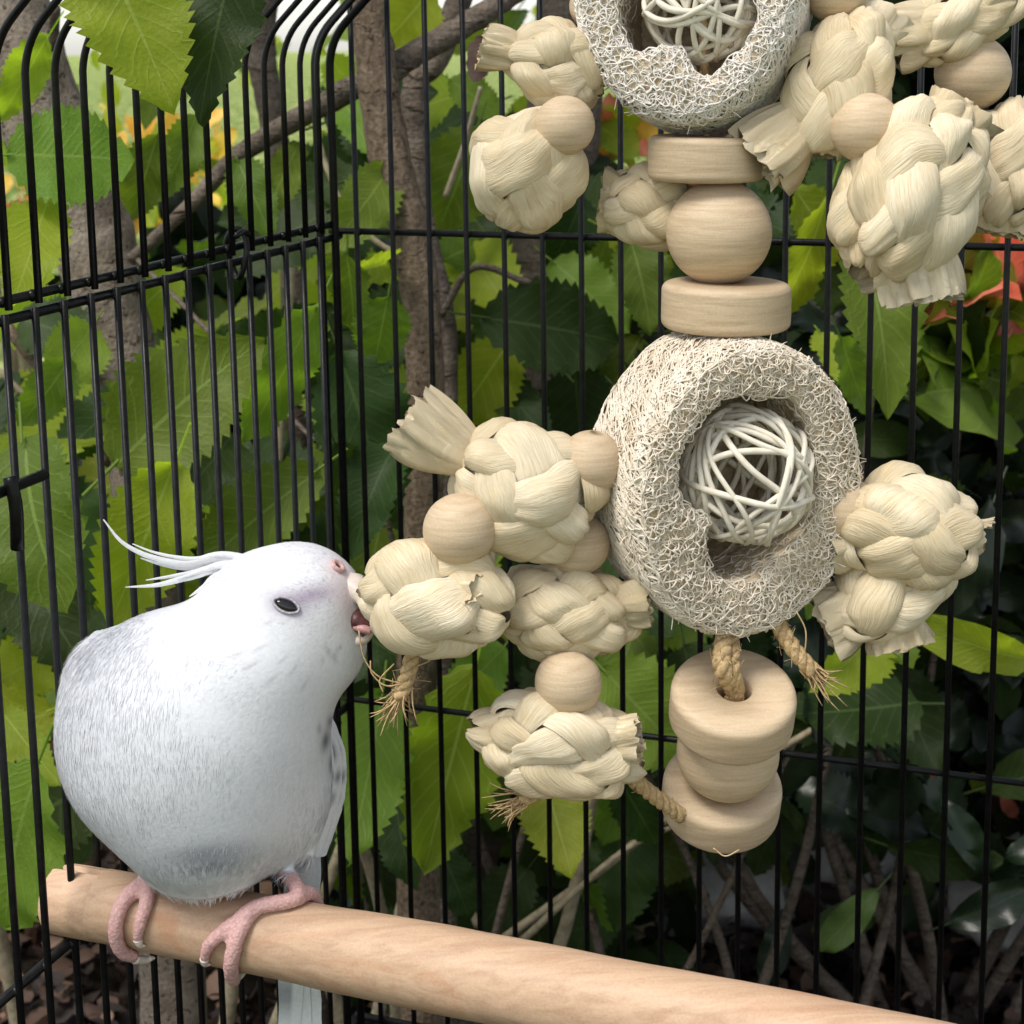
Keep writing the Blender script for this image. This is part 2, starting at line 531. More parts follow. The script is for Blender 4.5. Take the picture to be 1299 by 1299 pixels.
rail(KK - DD * 0.300 + OUT + ZZ * HL, KK + DD * 0.002 + OUT + ZZ * HL, 0.00145, WL, OUT)
rail(KK - DD * 0.300 + OUT + ZZ * HLOW, KK - DD * 0.002 + OUT + ZZ * HLOW, 0.0015, WLO, OUT)
rail(KK - DD * 0.300 + OUT + ZZ * HBOT, KK - DD * 0.002 + OUT + ZZ * HBOT, 0.0016, [], OUT)
OUTB = DD * (BR + 0.0008)
for h, r in ((HB, 0.0013), (HLOW, 0.0012), (HBOT, 0.0016), (0.15, 0.0015)):
    rail(KK - EE * 0.006 + OUTB + ZZ * h, KK + EE * 0.305 + OUTB + ZZ * h, r, [KK + EE * (0.0063 + 0.015 * i) + OUTB + ZZ * h for i in range(20)], OUTB)
rp = roof_path(KK - EE * 0.0, HU)[-1]
bar([rp - DD * 0.30, rp - DD * 0.0], 0.0016, 'rail')
bar([rp - DD * 0.0, np.array([rp[0], rp[1], 0]) + ZZ * (KK[2] + 0.15)], 0.0014, 'rail')

def left_t(px, h):
    """distance along the left wall from the corner where it shows at image column px"""
    t = 0.1
    for _ in range(40):
        x0 = proj(KK - DD * t + ZZ * h)[0]; x1 = proj(KK - DD * (t + 1e-5) + ZZ * h)[0]
        t -= (x0 - px) / ((x1 - x0) / 1e-5)
    return t

# clip ring hooking the two rails together
c = KK - DD * left_t(307, HU) + ZZ * ((HU + HL) / 2)
a = np.linspace(0, 2 * math.pi, 24, endpoint=False)
ringpts = np.array([c + OUT + (EE * 0.0035) * math.cos(t) + ZZ * 0.0085 * math.sin(t) + DD * 0.0016 * math.sin(2 * t) for t in a])
V, F, _ = tube(ringpts, 0.0011, 8, closed=True)
mobj('clip_ring', V, F, BAR, cage)
V, F, _ = tube(spline([c + ZZ * 0.007 + EE * 0.003 - DD * 0.001, c + ZZ * 0.0085 + EE * 0.004 + DD * -0.006, c + ZZ * 0.0075 + EE * 0.0045 - DD * 0.012], 8), 0.001, 8)
mobj('clip_end', V, F, BAR, cage)
# latch at the edge of the side door
tl = left_t(64, -0.17)
hl = -0.1845
for _ in range(30):
    hl += (proj(KK - DD * tl + ZZ * hl)[1] - 601) / FPX * 0.5
b0 = KK - DD * tl + EE * 0.002 + ZZ * hl
bar([b0, b0 - DD * 0.06], 0.0016, 'latch_rod')
b1 = KK - DD * left_t(-3, hl) + EE * 0.004 + ZZ * hl
hook = spline([b1 + ZZ * 0.004, b1 + ZZ * -0.004 + EE * .0015, b1 + ZZ * -0.0165 + DD * 0.0015], 8)
V, F, _ = tube(hook, 0.0015, 8, flat=1.3)
mobj('latch_hook', V, F, BAR, cage)
# tray under the bars (below the frame) and the low stand it rests on
def box(x0, x1, y0, y1, z0, z1):
    V = np.array([(x, y, z) for z in (z0, z1) for y in (y0, y1) for x in (x0, x1)])
    return V, [(0, 2, 3, 1), (4, 5, 7, 6), (0, 1, 5, 4), (1, 3, 7, 5), (3, 2, 6, 7), (2, 0, 4, 6)]
def obox(o, ex, ey, z0, z1):
    """box spanned from o along EE and -DD"""
    V = np.array([o + EE * x - DD * y + ZZ * z for z in (z0, z1) for y in ey for x in ex])
    return V, [(0, 2, 3, 1), (4, 5, 7, 6), (0, 1, 5, 4), (1, 3, 7, 5), (3, 2, 6, 7), (2, 0, 4, 6)]
V, F = obox(KK, (-0.008, 0.312), (-0.006, 0.304), -0.435, HBOT - 0.0008)
mobj('tray', V, F, BAR, cage, smooth=False)
stand = empty('plant_stand', KK + EE * 0.15 - DD * 0.15 + ZZ * -0.75)
tag(stand, 'low wooden stand carrying the black birdcage tray', 'stand')
V, F = obox(KK, (-0.02, 0.325), (-0.02, 0.32), -0.46, -0.435)
mobj('stand_top', V, F, WOODP, stand, smooth=False)
for x in (0.0, 0.28):
    for y in (0.0, 0.28):
        V, F = obox(KK, (x, x + 0.03), (y, y + 0.03), -0.76, -0.46)
        mobj('leg', V, F, WOODP, stand, smooth=False)

# ------------------------------------------------------------------ perch
def height_at(px, py, tfun):
    h = -0.2
    for _ in range(40):
        t = tfun(px, h)
        h += (proj(KK - DD * t + ZZ * h)[1] - py) / FPX * 0.5
    return t, h
tP, hP = height_at(103, 1144, left_t)
PA = KK - DD * tP + ZZ * hP             # perch axis meets the wall here
PRAD = 0.0104
zP = proj(PA)[2]
def perch_r(s): return PRAD * (1.0 + 0.10 * min(1, max(0, s) / 0.12))
FR = -DD                                # towards the camera
def PP(s, phi, extra=0.0):
    r = perch_r(s) + extra
    return PA + EE * s + FR * (r * math.cos(phi)) + ZZ * (r * math.sin(phi) - 0.060 * max(0.0, s) ** 2)
def perch_s(px):
    s = 0.05
    for _ in range(30):
        x0 = proj(PP(s, 0))[0]; x1 = proj(PP(s + 1e-5, 0))[0]
        s -= (x0 - px) / ((x1 - x0) / 1e-5)
    return s
perch = empty('wooden_perch', PA + EE * 0.15 - ZZ * PRAD)
tag(perch, 'thick peeled wooden perch rod the white bird stands on', 'perch')
ss = np.concatenate([[0.0075, 0.008], np.linspace(0.012, 0.30, 60)])
n = 40
G = np.zeros((len(ss), n, 3))
for i, s in enumerate(ss):
    for j in range(n):
        ph = 2 * math.pi * j / n
        nz = 0.00028 * fbm((s * 40, math.cos(ph) * 1.2, math.sin(ph) * 1.2)) + 0.0004 * mnoise.noise(Vector((s * 14, 2.2, ph * 0.0)))
        G[i, j] = PP(s, -ph, nz)
V, F = grid(G, True)
F += [tuple(range(n - 1, -1, -1)), tuple((len(ss) - 1) * n + j for j in range(n))]
mobj('rod', V, F, WOODP, perch)
# forked end gripping one bar of the wall
for sg, (p0, p1) in ((1, (-math.pi / 2, math.pi / 2)), (-1, (math.pi / 2, 1.5 * math.pi))):
    sx = np.array([0.0078, 0.004, -0.003, -0.0066, -0.0080, -0.0086])
    sh = [1, 1, 1, 0.99, 0.96, 0.90]
    m = 20
    phs = np.linspace(p0, p1, m)
    G = np.zeros((len(sx), m, 3))
    for i, s in enumerate(sx):
        for j, ph in enumerate(phs):
            q = PP(0, ph) - PA
            q = q * sh[i]
            f = q @ FR
            if sg * f < 0.0016: q = q + FR * (sg * 0.0016 - f)
            G[i, j] = PA + EE * (s if sg > 0 else s + 0.0018) + q
    V, F = grid(G, True)
    F += [tuple(range(m)), tuple((len(sx) - 1) * m + j for j in range(m - 1, -1, -1))]
    mobj('fork_end', V, F, WOODP, perch)

# ------------------------------------------------------------------ hanging toy
ZT = 0.480
U = ZT / FPX                    # metres per photo pixel at the toy
toy = empty('hanging_bird_toy', P(922, 1060, ZT))
tag(toy, 'hanging chew toy of luffa slices, wooden beads and corn husk knots', 'bird toy')

def turned(name, center, axis, profile, parent=toy, n=48, label=None):
    V, F = lathe(profile, n)
    B = basis(axis)
    o = mobj(name, V @ B.T + center, F, WOOD, parent)
    if label: o['label'] = label
    return o

def bead(px, py, rpx, dz=0.0, parent=toy):
    z = ZT - dz * U
    r = rpx * z / FPX
    hr = r * 0.2
    a = np.linspace(math.asin(0.2), math.pi - math.asin(0.2), 22)
    prof = [(hr, r * math.cos(math.asin(0.2)) - 0.0004)] + [(r * math.sin(t), r * math.cos(t) * 0.985) for t in a] + [(hr, -r * math.cos(math.asin(0.2)) + 0.0004)]
    ax = norm(UP + RT * rng.uniform(-.9, .9) + FW * rng.uniform(-.25, .25))
    return turned('wooden_bead', P(px, py, z), ax, prof, parent)

def disc_profile(R, T, hr, rnd):
    pts = [(hr, T / 2)]
    for a in np.linspace(90, 0, 7):
        a = math.radians(a); pts.append((R - rnd + rnd * math.cos(a), T / 2 - rnd + rnd * math.sin(a)))
    for a in np.linspace(0, -90, 7):
        a = math.radians(a); pts.append((R - rnd + rnd * math.cos(a), -T / 2 + rnd + rnd * math.sin(a)))
    pts.append((hr, -T / 2))
    return pts

turned('wooden_disc', P(896, 200, ZT), ZZ + RT * .015, disc_profile(74 * U, 56 * U, 10 * U, 9 * U))
rb = 67 * U
a = np.linspace(math.asin(.15), math.pi - math.asin(.15), 26)
turned('wooden_ball', P(912, 295, ZT), norm(ZZ - RT * .12), [(rb * math.sin(t), rb * math.cos(t)) for t in a])
turned('wooden_disc', P(921, 387, ZT), ZZ + RT * .02, disc_profile(82 * U, 58 * U, 12 * U, 10 * U))
# spool hanging under the lower luffa
SPA = norm(ZZ * math.cos(math.radians(26)) - FW * math.sin(math.radians(26)) + RT * 0.03)
c1 = P(929, 895, ZT - 0.003); 
c3 = c1 - SPA * 166 * U
cm = (c1 + c3) / 2 + RT * 1.5 * U
turned('wooden_disc', c1, SPA, disc_profile(79 * U, 60 * U, 23 * U, 12 * U))
turned('wooden_ball', cm, SPA, [(66 * U * math.sin(t), 62 * U * math.cos(t)) for t in np.linspace(.3, math.pi - .3, 20)])
turned('wooden_disc', c3, SPA, disc_profile(78 * U, 58 * U, 12 * U, 12 * U))

for px, py, r, dz in ((716, 160, 39, 62), (750, 587, 42, 66), (583, 672, 47, 100), (733, 690, 41, 30), (721, 866, 43, 52), (1098, 162, 45, 82),
                      (1234, 92, 48, -25), (1062, -12, 42, 20), (1072, 648, 44, -10), (752, 8, 30, -10)):
    bead(px, py, r, dz)

# ---- jute rope
def rope(pts, r, name='jute_cord', parent=toy, turns_mm=9.0, fray=0, plies=3, seed=0):
    rr = np.random.default_rng(seed)
    m = max(12, len(pts) * 10)
    path = spline(pts, m)
    T, A, B = frames(path)
    L = np.concatenate([[0], np.cumsum(np.linalg.norm(np.diff(path, axis=0), axis=1))])
    mb = MB()
    for k in range(plies):
        ph = L * 1000 / turns_mm * 2 * math.pi + 2 * math.pi * k / plies
        q = path + (A * np.cos(ph)[:, None] + B * np.sin(ph)[:, None]) * r * 0.5
        mb.add(*tube(q, r * 0.58, 7))
    for side, cnt in ((0, fray // 3), (-1, fray)):          # frayed ends and loose hairs
        for _ in range(cnt):
            d = T[side] * (1 if side else -1)
            s0 = path[side] + rr.normal(0, r * .45, 3)
            w = norm(d + rr.normal(0, .45, 3))
            l = r * rr.uniform(2, 5)
            mb.add(*tube(spline([s0 - d * r, s0 + w * l * .5, s0 + w * l + rr.normal(0, r * .5, 3)], 5), [r * .13, r * .12, r * .1, r * .08, r * .04], 4))
    for _ in range(int(m * 1.2)):
        i = rr.integers(0, m)
        d = norm(rr.normal(0, 1, 3))
        s0 = path[i] + d * r * .8
        w = norm(T[i] * rr.choice([-1, 1]) + d * .6)
        mb.add(*tube(spline([s0, s0 + w * r * .8, s0 + w * r * 1.7 + rr.normal(0, r * .4, 3)], 4), r * .05, 3))
    return mb.obj(name, JUTE, parent)

hole1 = c1 + SPA * 20 * U
rope([P(926, 770, ZT - .002), P(920, 800, ZT - .006), P(916, 845, ZT - .012), hole1 + UP * 6 * U, c1 - SPA * .002], 11.5 * U, seed=1)
rope([P(932, 775, ZT - .0), P(930, 810, ZT - .005), P(930, 850, ZT - .010), hole1 + RT * 5 * U + UP * 4 * U, c1 - SPA * .002], 9 * U, seed=2)
rope([P(975, 770, ZT), P(992, 800, ZT - .002), P(1010, 828, ZT - .004), P(1032, 852, ZT - .004)], 10.5 * U, fray=26, seed=3)
rope([P(770, 960, ZT - .004), P(800, 985, ZT - .004), P(830, 1010, ZT), P(865, 1035, ZT + .006)], 10 * U, seed=4)
rope([P(524, 815, ZT - .01), P(520, 845, ZT - .010), P(512, 872, ZT - .009), P(506, 885, ZT - .009)], 10 * U, fray=40, seed=5)
rope([P(688, 985, ZT), P(676, 1008, ZT), P(662, 1016, ZT)], 9 * U, fray=40, seed=6)
rope([P(600, 640, ZT - .014), P(588, 662, ZT - .016), P(560, 715, ZT - .012)], 7 * U, seed=7)
rope([P(912, 440, ZT), P(905, 330, ZT), P(896, 150, ZT), P(890, -160, ZT), P(888, -420, ZT)], 8 * U, seed=8)
rope([P(700, 700, ZT + .002), P(760, 660, ZT + .008), P(830, 620, ZT + .012)], 8 * U, seed=9)
rope([P(716, 830, ZT - .006), P(721, 866, ZT - .008), P(716, 900, ZT - .006)], 8 * U, seed=10)
rope([P(1150, 200, ZT - .006), P(1103, 160, ZT - .008), P(1060, 60, ZT - .002), P(1030, -40, ZT)], 8 * U, seed=12)
rope([P(1030, 640, ZT + .005), P(1072, 648, ZT + .004), P(1130, 670, ZT)], 8 * U, seed=13)
rope([P(660, 200, ZT), P(716, 160, ZT), P(740, 90, ZT + .002), P(790, 40, ZT + .008)], 7 * U, seed=14)
# loose fine threads under the bitten knot
mb = MB()
for pts in ([(455, 800), (462, 835), (480, 858), (512, 868)], [(470, 838), (472, 855), (490, 870), (515, 866)], [(500, 842), (482, 862), (486, 878)], [(520, 848), (545, 838), (556, 822)],
            [(1010, 775), (1022, 800), (1020, 830), (1012, 842)], [(905, 1076), (920, 1086), (938, 1078)]):
    mb.add(*tube(spline([P(x, y, ZT - .011) for x, y in pts], 14), 1.0 * U, 4))
mb.obj('loose_thread', JUTE, toy)

# ---- husk knots
def knot(px, py, a, b, ang, dz=0, c=None, n=5, k=1.0, seed=0, tufts=(), tilt=0.0, label=None, amp=.12, spin=None):
    """a,b: half length along / across the pole direction in photo pixels; ang: pole direction in the picture (deg, ccw from right)"""
    rr = np.random.default_rng(seed + 100)
    a, b = a * .95, b * .94
    z = ZT - dz * U
    u = z / FPX
    cen = P(px, py, z)
    c = c or b * 0.92
    pa = math.radians(ang)
    pole = norm(RT * math.cos(pa) + UP * math.sin(pa) - FW * math.sin(tilt))
    side = norm(np.cross(FW, pole))
    dep = np.cross(pole, side)
    M = np.stack([side * b * u, dep * c * u, pole * a * u], 1)
    root = empty('husk_knot', cen, toy)
    if label: root['label'] = label
    lon0 = rr.uniform(0, 2 * math.pi) if spin is None else spin
    offs = rr.uniform(-50, 50, 3); offs2 = rr.uniform(-50, 50, 3)
    def sphere(lat, lon):
        return np.array([math.cos(lat) * math.cos(lon), math.cos(lat) * math.sin(lon), math.sin(lat)])
    # dark inner core closes the gaps
    th = np.linspace(-1.35, 1.35, 10); ph = np.linspace(0, 2 * math.pi, 16, endpoint=False)
    G = np.array([[M @ (sphere(t, p) * .80) + cen for p in ph] for t in th])
    V, F = grid(G, True); F += [tuple(range(15, -1, -1)), tuple(9 * 16 + j for j in range(16))]
    mobj('husk_core', V, F, HUSK, root, uv=np.zeros((len(V), 2)))
    nt, nw = 44, 13
    for fam in (1, -1):
        for i in range(n):
            jl = rr.normal(0, .13); hw = (math.pi / n) * .70 * rr.uniform(.88, 1.14)
            am = amp * rr.uniform(.7, 1.4); se = rr.uniform(0, 60); tw = rr.uniform(-.5, .5)
            G = np.zeros((nt, nw, 3)); UVg = np.zeros((nt, nw, 2))
            for it in range(nt):
                t = it / (nt - 1) * 2 - 1
                lat = t * 1.36
                lon = lon0 + 2 * math.pi * (i + (.5 if fam < 0 else 0)) / n + fam * k * lat + jl * math.cos(lat * 1.5)
                d0 = sphere(lat, lon); d1 = sphere(lat + .01, lon + fam * k * .01)
                tg = norm(d1 - d0); lt = np.cross(d0, tg)
                wscale = hw * (0.30 + 0.70 * math.cos(lat) ** .8)
                osc = fam * am * math.sin(n * k * lat)
                for iw in range(nw):
                    w = iw / (nw - 1) * 2 - 1
                    dd = norm(d0 + lt * math.tan(w * wscale))
                    dd = norm(dd + .20 * np.array(mnoise.noise_vector(Vector(dd * 1.15 + offs2))) + .06 * np.array(mnoise.noise_vector(Vector(dd * 3.1 + offs))))
                    bul = .105 * (1 - abs(w) ** 4.0) - .062
                    ridge = .040 * mnoise.noise(Vector((w * 3.6 + se, t * 2.6, se))) + .016 * mnoise.noise(Vector((w * 11 + se, t * 2.5, se * 2)))
                    wob = .17 * mnoise.noise(Vector(dd * 1.3 + offs)) + .045 * mnoise.noise(Vector(dd * 3 + offs))
                    r = 1 + osc * (1 - .35 * w * w) + bul + ridge + wob + tw * .05 * w
                    G[it, iw] = M @ (dd * r) + cen
                    UVg[it, iw] = (t * a * 1.9 * u * 1000, w * .5)
            V, F = grid(G)
            mobj('husk_strip', V, F, HUSK, root, uv=UVg.reshape(-1, 2))
    for (ta, tl, r0, r1, flat, dzt) in tufts:
        husk_tuft(root, cen, M, ta, tl, r0, r1, flat, dzt, u, (a, b, ang), rr)
    return root

def husk_tuft(root, cen, M, ta, tl, r0, r1, flat, dzt, u, dims, rr):
    """flared cut end of husk; ta direction in picture, tl: (start,end) distance in px from the knot centre, r0,r1 half widths"""
    pa = math.radians(ta)
    dirn = norm(RT * math.cos(pa) + UP * math.sin(pa) - FW * dzt)
    side = norm(np.cross(FW, dirn)); dep = np.cross(dirn, side)
    for layer, (sc, le) in enumerate(((1.0, 1.0), (.72, 1.03), (.42, .98))):
        se = rr.uniform(0, 90)
        nt, na = 14, 44
        G = np.zeros((nt, na, 3)); UVg = np.zeros((nt, na, 2))
        for it in range(nt):
            t = it / (nt - 1)
            for ia in range(na):
                th = 2 * math.pi * ia / (na - 1)
                co, si = math.cos(th), math.sin(th)
                f1 = mnoise.noise(Vector((co * 1.7 + se, si * 1.7, t * .5)))
                f2 = mnoise.noise(Vector((co * 5 + se, si * 5, t * .6)))
                rad = (r0 + (r1 - r0) * math.sin(t * 1.75)) * sc * (1 + .40 * f1 * (.2 + t) + .34 * f2 * (.35 + t))
                end = 1 + (.13 * mnoise.noise(Vector((co * 3 + se, si * 3, 7))) + .06 * mnoise.noise(Vector((co * 9 + se, si * 9, 7)))) * t
                L = (tl[0] + (tl[1] * le - tl[0]) * t * end)
                bend = 0.10 * (tl[1] - tl[0]) * t * t * math.sin(se)
                G[it, ia] = cen + (dirn * L + side * (co * rad + bend) + dep * si * rad * flat) * u
                UVg[it, ia] = (L * u * 1000, th * rad / 36.0)
        V, F = grid(G)
        mobj('husk_tuft', V, F, HUSK, root, uv=UVg.reshape(-1, 2))

knot(706, 82, 66, 54, 155, 8, n=5, seed=1, tufts=[(163, (35, 96), 16, 27, .7, .1)], label='knot with a short tuft beside the upper luffa')
knot(668, 217, 78, 71, 70, 20, n=4, seed=2, amp=.08, tufts=[(-100, (10, 40), 24, 30, .8, 2.6)], tilt=.5)
knot(828, 262, 62, 50, 170, -60, n=5, seed=3, tufts=[(172, (30, 66), 22, 34, .6, 0)])
knot(1065, 110, 92, 66, 75, 40, n=5, seed=4, tufts=[(222, (48, 142), 24, 46, .7, .1), (60, (50, 120), 22, 50, .6, -.3)])
knot(1152, 240, 122, 88, 62, 75, n=6, seed=5, tufts=[(-82, (70, 142), 40, 52, .6, .05), (55, (90, 128), 34, 40, .7, 0)])
knot(1222, 22, 78, 48, 30, 0, n=5, seed=6, tufts=[(195, (30, 100), 30, 42, .6, .1)])
knot(1285, 205, 84, 62, 75, -30, n=5, seed=7, tufts=[(-100, (50, 92), 26, 40, .7, 0)])
knot(664, 622, 90, 82, 150, 60, n=5, seed=8, tufts=[(147, (62, 172), 20, 46, .5, .1)])
knot(551, 757, 93, 74, 170, 75, n=4, seed=9, tufts=[(-6, (20, 78), 24, 32, .8, .9)], tilt=-.3)
knot(715, 772, 88, 60, 172, 25, n=6, seed=10, tufts=[(5, (58, 108), 18, 32, .7, .1)])
knot(706, 944, 108, 64, -10, 40, n=6, seed=11, tufts=[(8, (52, 106), 20, 27, .8, .25)])
knot(1152, 672, 92, 74, -8, -5, n=5, seed=12, tufts=[(185, (50, 100), 22, 40, .7, 0), (5, (80, 106), 7, 5, .8, 0)])
knot(1128, 752, 74, 56, 30, -22, n=4, seed=13, tufts=[(205, (30, 92), 24, 44, .6, 0), (-75, (30, 70), 26, 38, .6, .1)])

# ---- luffa slices
LUFFA_FIB2 = mat_simple('bleached_luffa_fibre', [(0.25, (0.70, 0.64, 0.56)), (0.7, (0.85, 0.81, 0.77))], 160, 0.7, 0.2)
def luffa(cx, cy, rx, ry, thick, tiltx, tilty, hole, hc, seed, dz=0, fx=0, fy=0):
    """tiltx / tilty: how far the face normal leans right / down. hole polygon in photo pixels, hc its star centre"""
    rr = np.random.default_rng(seed)
    z0 = ZT - dz * U
    nrm = norm(-FW + RT * math.tan(tiltx) - UP * math.tan(tilty))
    Bx = norm(RT - nrm * (RT @ nrm)); By = np.cross(nrm, Bx)
    cen = P(cx, cy, z0)
    fc = cen + nrm * thick * .5 * U            # front face centre
    fpx, fpy, fz = proj(fc)
    def to_local(px, py):                      # photo pixel -> local px units on the front face
        d = P(px, py, 1.0) - CAM
        t = ((fc - CAM) @ nrm) / (d @ nrm)
        q = CAM + d * t - fc
        return np.array([q @ Bx, q @ By]) / U
    poly = np.array([to_local(*h) for h in hole]); hcl = to_local(*hc)
    nth = 220
    ths = np.linspace(0, 2 * math.pi, nth, endpoint=False)
    rin = np.zeros(nth); rout = np.zeros(nth)
    for i, t in enumerate(ths):
        d = np.array([math.cos(t), math.sin(t)])
        best = 8
        for q0, q1 in zip(poly, np.roll(poly, -1, 0)):
            e = q1 - q0
            den = d[0] * e[1] - d[1] * e[0]
            if abs(den) < 1e-9: continue
            w = q0 - hcl
            s = (w[0] * e[1] - w[1] * e[0]) / den
            v = (w[0] * d[1] - w[1] * d[0]) / den
            if s > 0 and -1e-6 <= v <= 1 + 1e-6: best = max(best, s)
        rin[i] = best
        A = (d[0] / rx) ** 2 + (d[1] / ry) ** 2; Bq = 2 * (hcl[0] * d[0] / rx ** 2 + hcl[1] * d[1] / ry ** 2); Cq = (hcl[0] / rx) ** 2 + (hcl[1] / ry) ** 2 - 1
        rout[i] = (-Bq + math.sqrt(Bq * Bq - 4 * A * Cq)) / (2 * A)
        rout[i] *= 1 + .018 * mnoise.noise(Vector((d[0] * 2.5, d[1] * 2.5, seed)))
    rout = np.maximum(rout, rin + 12)
    root = empty('luffa_slice', cen, toy)
    prof = []       # (kind, param)
    rd = 16.0
    def S(th, v):
        """v 0..1 outer wall back->front, 1..2 front face outer->inner, 2..3 hole wall front->back, 3..4 back face"""
        x = (th / (2 * math.pi) * nth) % nth; i = int(x); f = x - i
        ri = rin[i] * (1 - f) + rin[(i + 1) % nth] * f; ro = rout[i] * (1 - f) + rout[(i + 1) % nth] * f
        if v <= 1:
            h = -thick + thick * v
            e = 0
            m_ = rd
            if h > -m_: e = (h + m_) / m_
            if h < -thick + m_: e = (-thick + m_ - h) / m_
            r = ro - rd * .5 * e * e + 3 * math.sin(math.pi * v)
        elif v <= 2:
            w = v - 1
            r = ro - rd * .5 - (ro - rd * .5 - ri) * w; h = 5 * math.sin(math.pi * w) ** .7
            if w > .85: h -= 8 * ((w - .85) / .15) ** 2
        elif v <= 3:
            w = v - 2; r = ri + 6 * math.sin(math.pi * w); h = -3 - (thick - 3) * w
        else:
            w = v - 3; r = ri + (ro - rd * .5 - ri) * w; h = -thick
        loc = hcl + r * np.array([math.cos(th), math.sin(th)])
        return fc + (Bx * loc[0] + By * loc[1] + nrm * h) * U
    vs = np.concatenate([np.linspace(0, 1, 9)[:-1], np.linspace(1, 2, 12)[:-1], np.linspace(2, 3, 8)[:-1], np.linspace(3, 4, 6)])
    G = np.array([[S(t, v) for t in ths] for v in vs])
    # lumpy porous relief
    for a in range(G.shape[0]):
        for b in range(nth):
            p = G[a, b]
            dpl = 3.0 * fbm(p * 260 + seed) * U
            out = norm(p - cen)
            G[a, b] = p - out * abs(dpl) * 1.2
    V, F = grid(G, True)
    mobj('luffa_flesh', V, F, LUFFA_BODY, root)
    ths2 = ths[::4]
    G2 = np.array([[fc + (Bx * (hcl[0] + rin[i * 4] * f * 1.1 * math.cos(t)) + By * (hcl[1] + rin[i * 4] * f * 1.1 * math.sin(t)) - nrm * (thick * .93 + 6 * fbm((f * 3 * math.cos(t), f * 3 * math.sin(t), seed)))) * U for i, t in enumerate(ths2)] for f in (.02, .25, .5, .75, 1.0)])
    V2, F2 = grid(G2, True); F2.append(tuple(range(len(ths2))))
    mobj('luffa_back_wall', V2, F2, LUFFA_BODY, root)
    # fibre net
    mb = MB()
    def nrm_at(th, v):
        e = .01
        t1 = S(th + e, v) - S(th - e, v); t2 = S(th, min(v + e, 4)) - S(th, max(v - e, 0))
        nn = norm(np.cross(t1, t2))
        return nn
    def scatter(N, v0, v1, dmin):
        th = rr.uniform(0, 2 * math.pi, N); vv = rr.uniform(v0, v1, N)
        pts = np.array([S(a, b) for a, b in zip(th, vv)])
        keepi = []
        kept = np.zeros((0, 3))
        for i in range(N):
            if len(keepi) and ((kept - pts[i]) ** 2).sum(1).min() < (dmin * U) ** 2: continue
            keepi.append(i); kept = np.vstack([kept, pts[i]])
        th, vv, pts = th[keepi], vv[keepi], pts[keepi]
        nn = np.array([nrm_at(a, b) for a, b in zip(th, vv)])
        if (nn * (pts - cen)).sum(1).mean() < 0 and v0 < 2: nn = -nn
        return pts, nn
    def net(N, v0, v1, dmin, kn, rad, lift, jit=1.6):
        pts, nn = scatter(N, v0, v1, dmin)
        pts = pts + nn * rr.uniform(-.2, 1.0, len(pts))[:, None] * lift * U
        done = set()
        for i in range(len(pts)):
            d2 = ((pts - pts[i]) ** 2).sum(1); d2[i] = 1e9
            for j in np.argsort(d2)[:kn]:
                if d2[j] > (dmin * 2.6 * U) ** 2 or (min(i, j), max(i, j)) in done: continue
                done.add((min(i, j), max(i, j)))
                md = (pts[i] + pts[j]) / 2 + rr.normal(0, jit * U, 3) + (nn[i] + nn[j]) * .5 * U * rr.uniform(-.5, 2.2)
                q = spline([pts[i], md, pts[j]], 5)
                r_ = rad * U * rr.uniform(.7, 1.3)
                mb.add(*tube(q, r_ * np.array([1.35, .95, .85, .95, 1.35]), 5, cap=False))
    net(6500, 1.0, 1.99, 7.8, 4, 1.0, 3.0)
    net(4500, 1.0, 1.97, 9.5, 4, .9, 6.0, 2.2)
    net(4500, 1.0, 1.99, 7.5, 4, .7, 4.5, 2.0)
    net(3000, .86, 1.06, 9.0, 4, 1.25, 3.0)
    net(2600, 2.0, 2.7, 10.0, 4, 1.0, 2.0)
    # streaky fibres running round the outer wall
    for _ in range(3200):
        th = rr.uniform(0, 2 * math.pi); v = rr.uniform(.0, .98)
        dth = rr.normal(.16, .05) * (1 if rr.uniform() < .82 else -1.0); dv = rr.normal(.16, .09)
        q = []
        for f in (0, .33, .66, 1.0):
            p = S(th + dth * f, min(1.0, max(0, v + dv * f)))
            q.append(p + norm(p - cen) * rr.uniform(.2, 2.6) * U)
        mb.add(*tube(spline(q, 6), rr.uniform(.6, 1.4) * U, 4, cap=False))
    # stray hairs at the rim
    for _ in range(90):
        th = rr.uniform(0, 2 * math.pi); p = S(th, rr.uniform(.7, 1.2)); o = norm(p - cen)
        w = norm(o + rr.normal(0, .8, 3))
        mb.add(*tube(spline([p, p + w * 7 * U, p + w * rr.uniform(9, 20) * U + rr.normal(0, 3 * U, 3)], 5), [1.0 * U, .9 * U, .7 * U, .6 * U, .4 * U], 4, cap=False))
    o = mb.obj('fibre_net', LUFFA_FIB2 if seed == 22 else LUFFA_FIB, root)
    o['kind'] = 'stuff'
    return root, fc, nrm

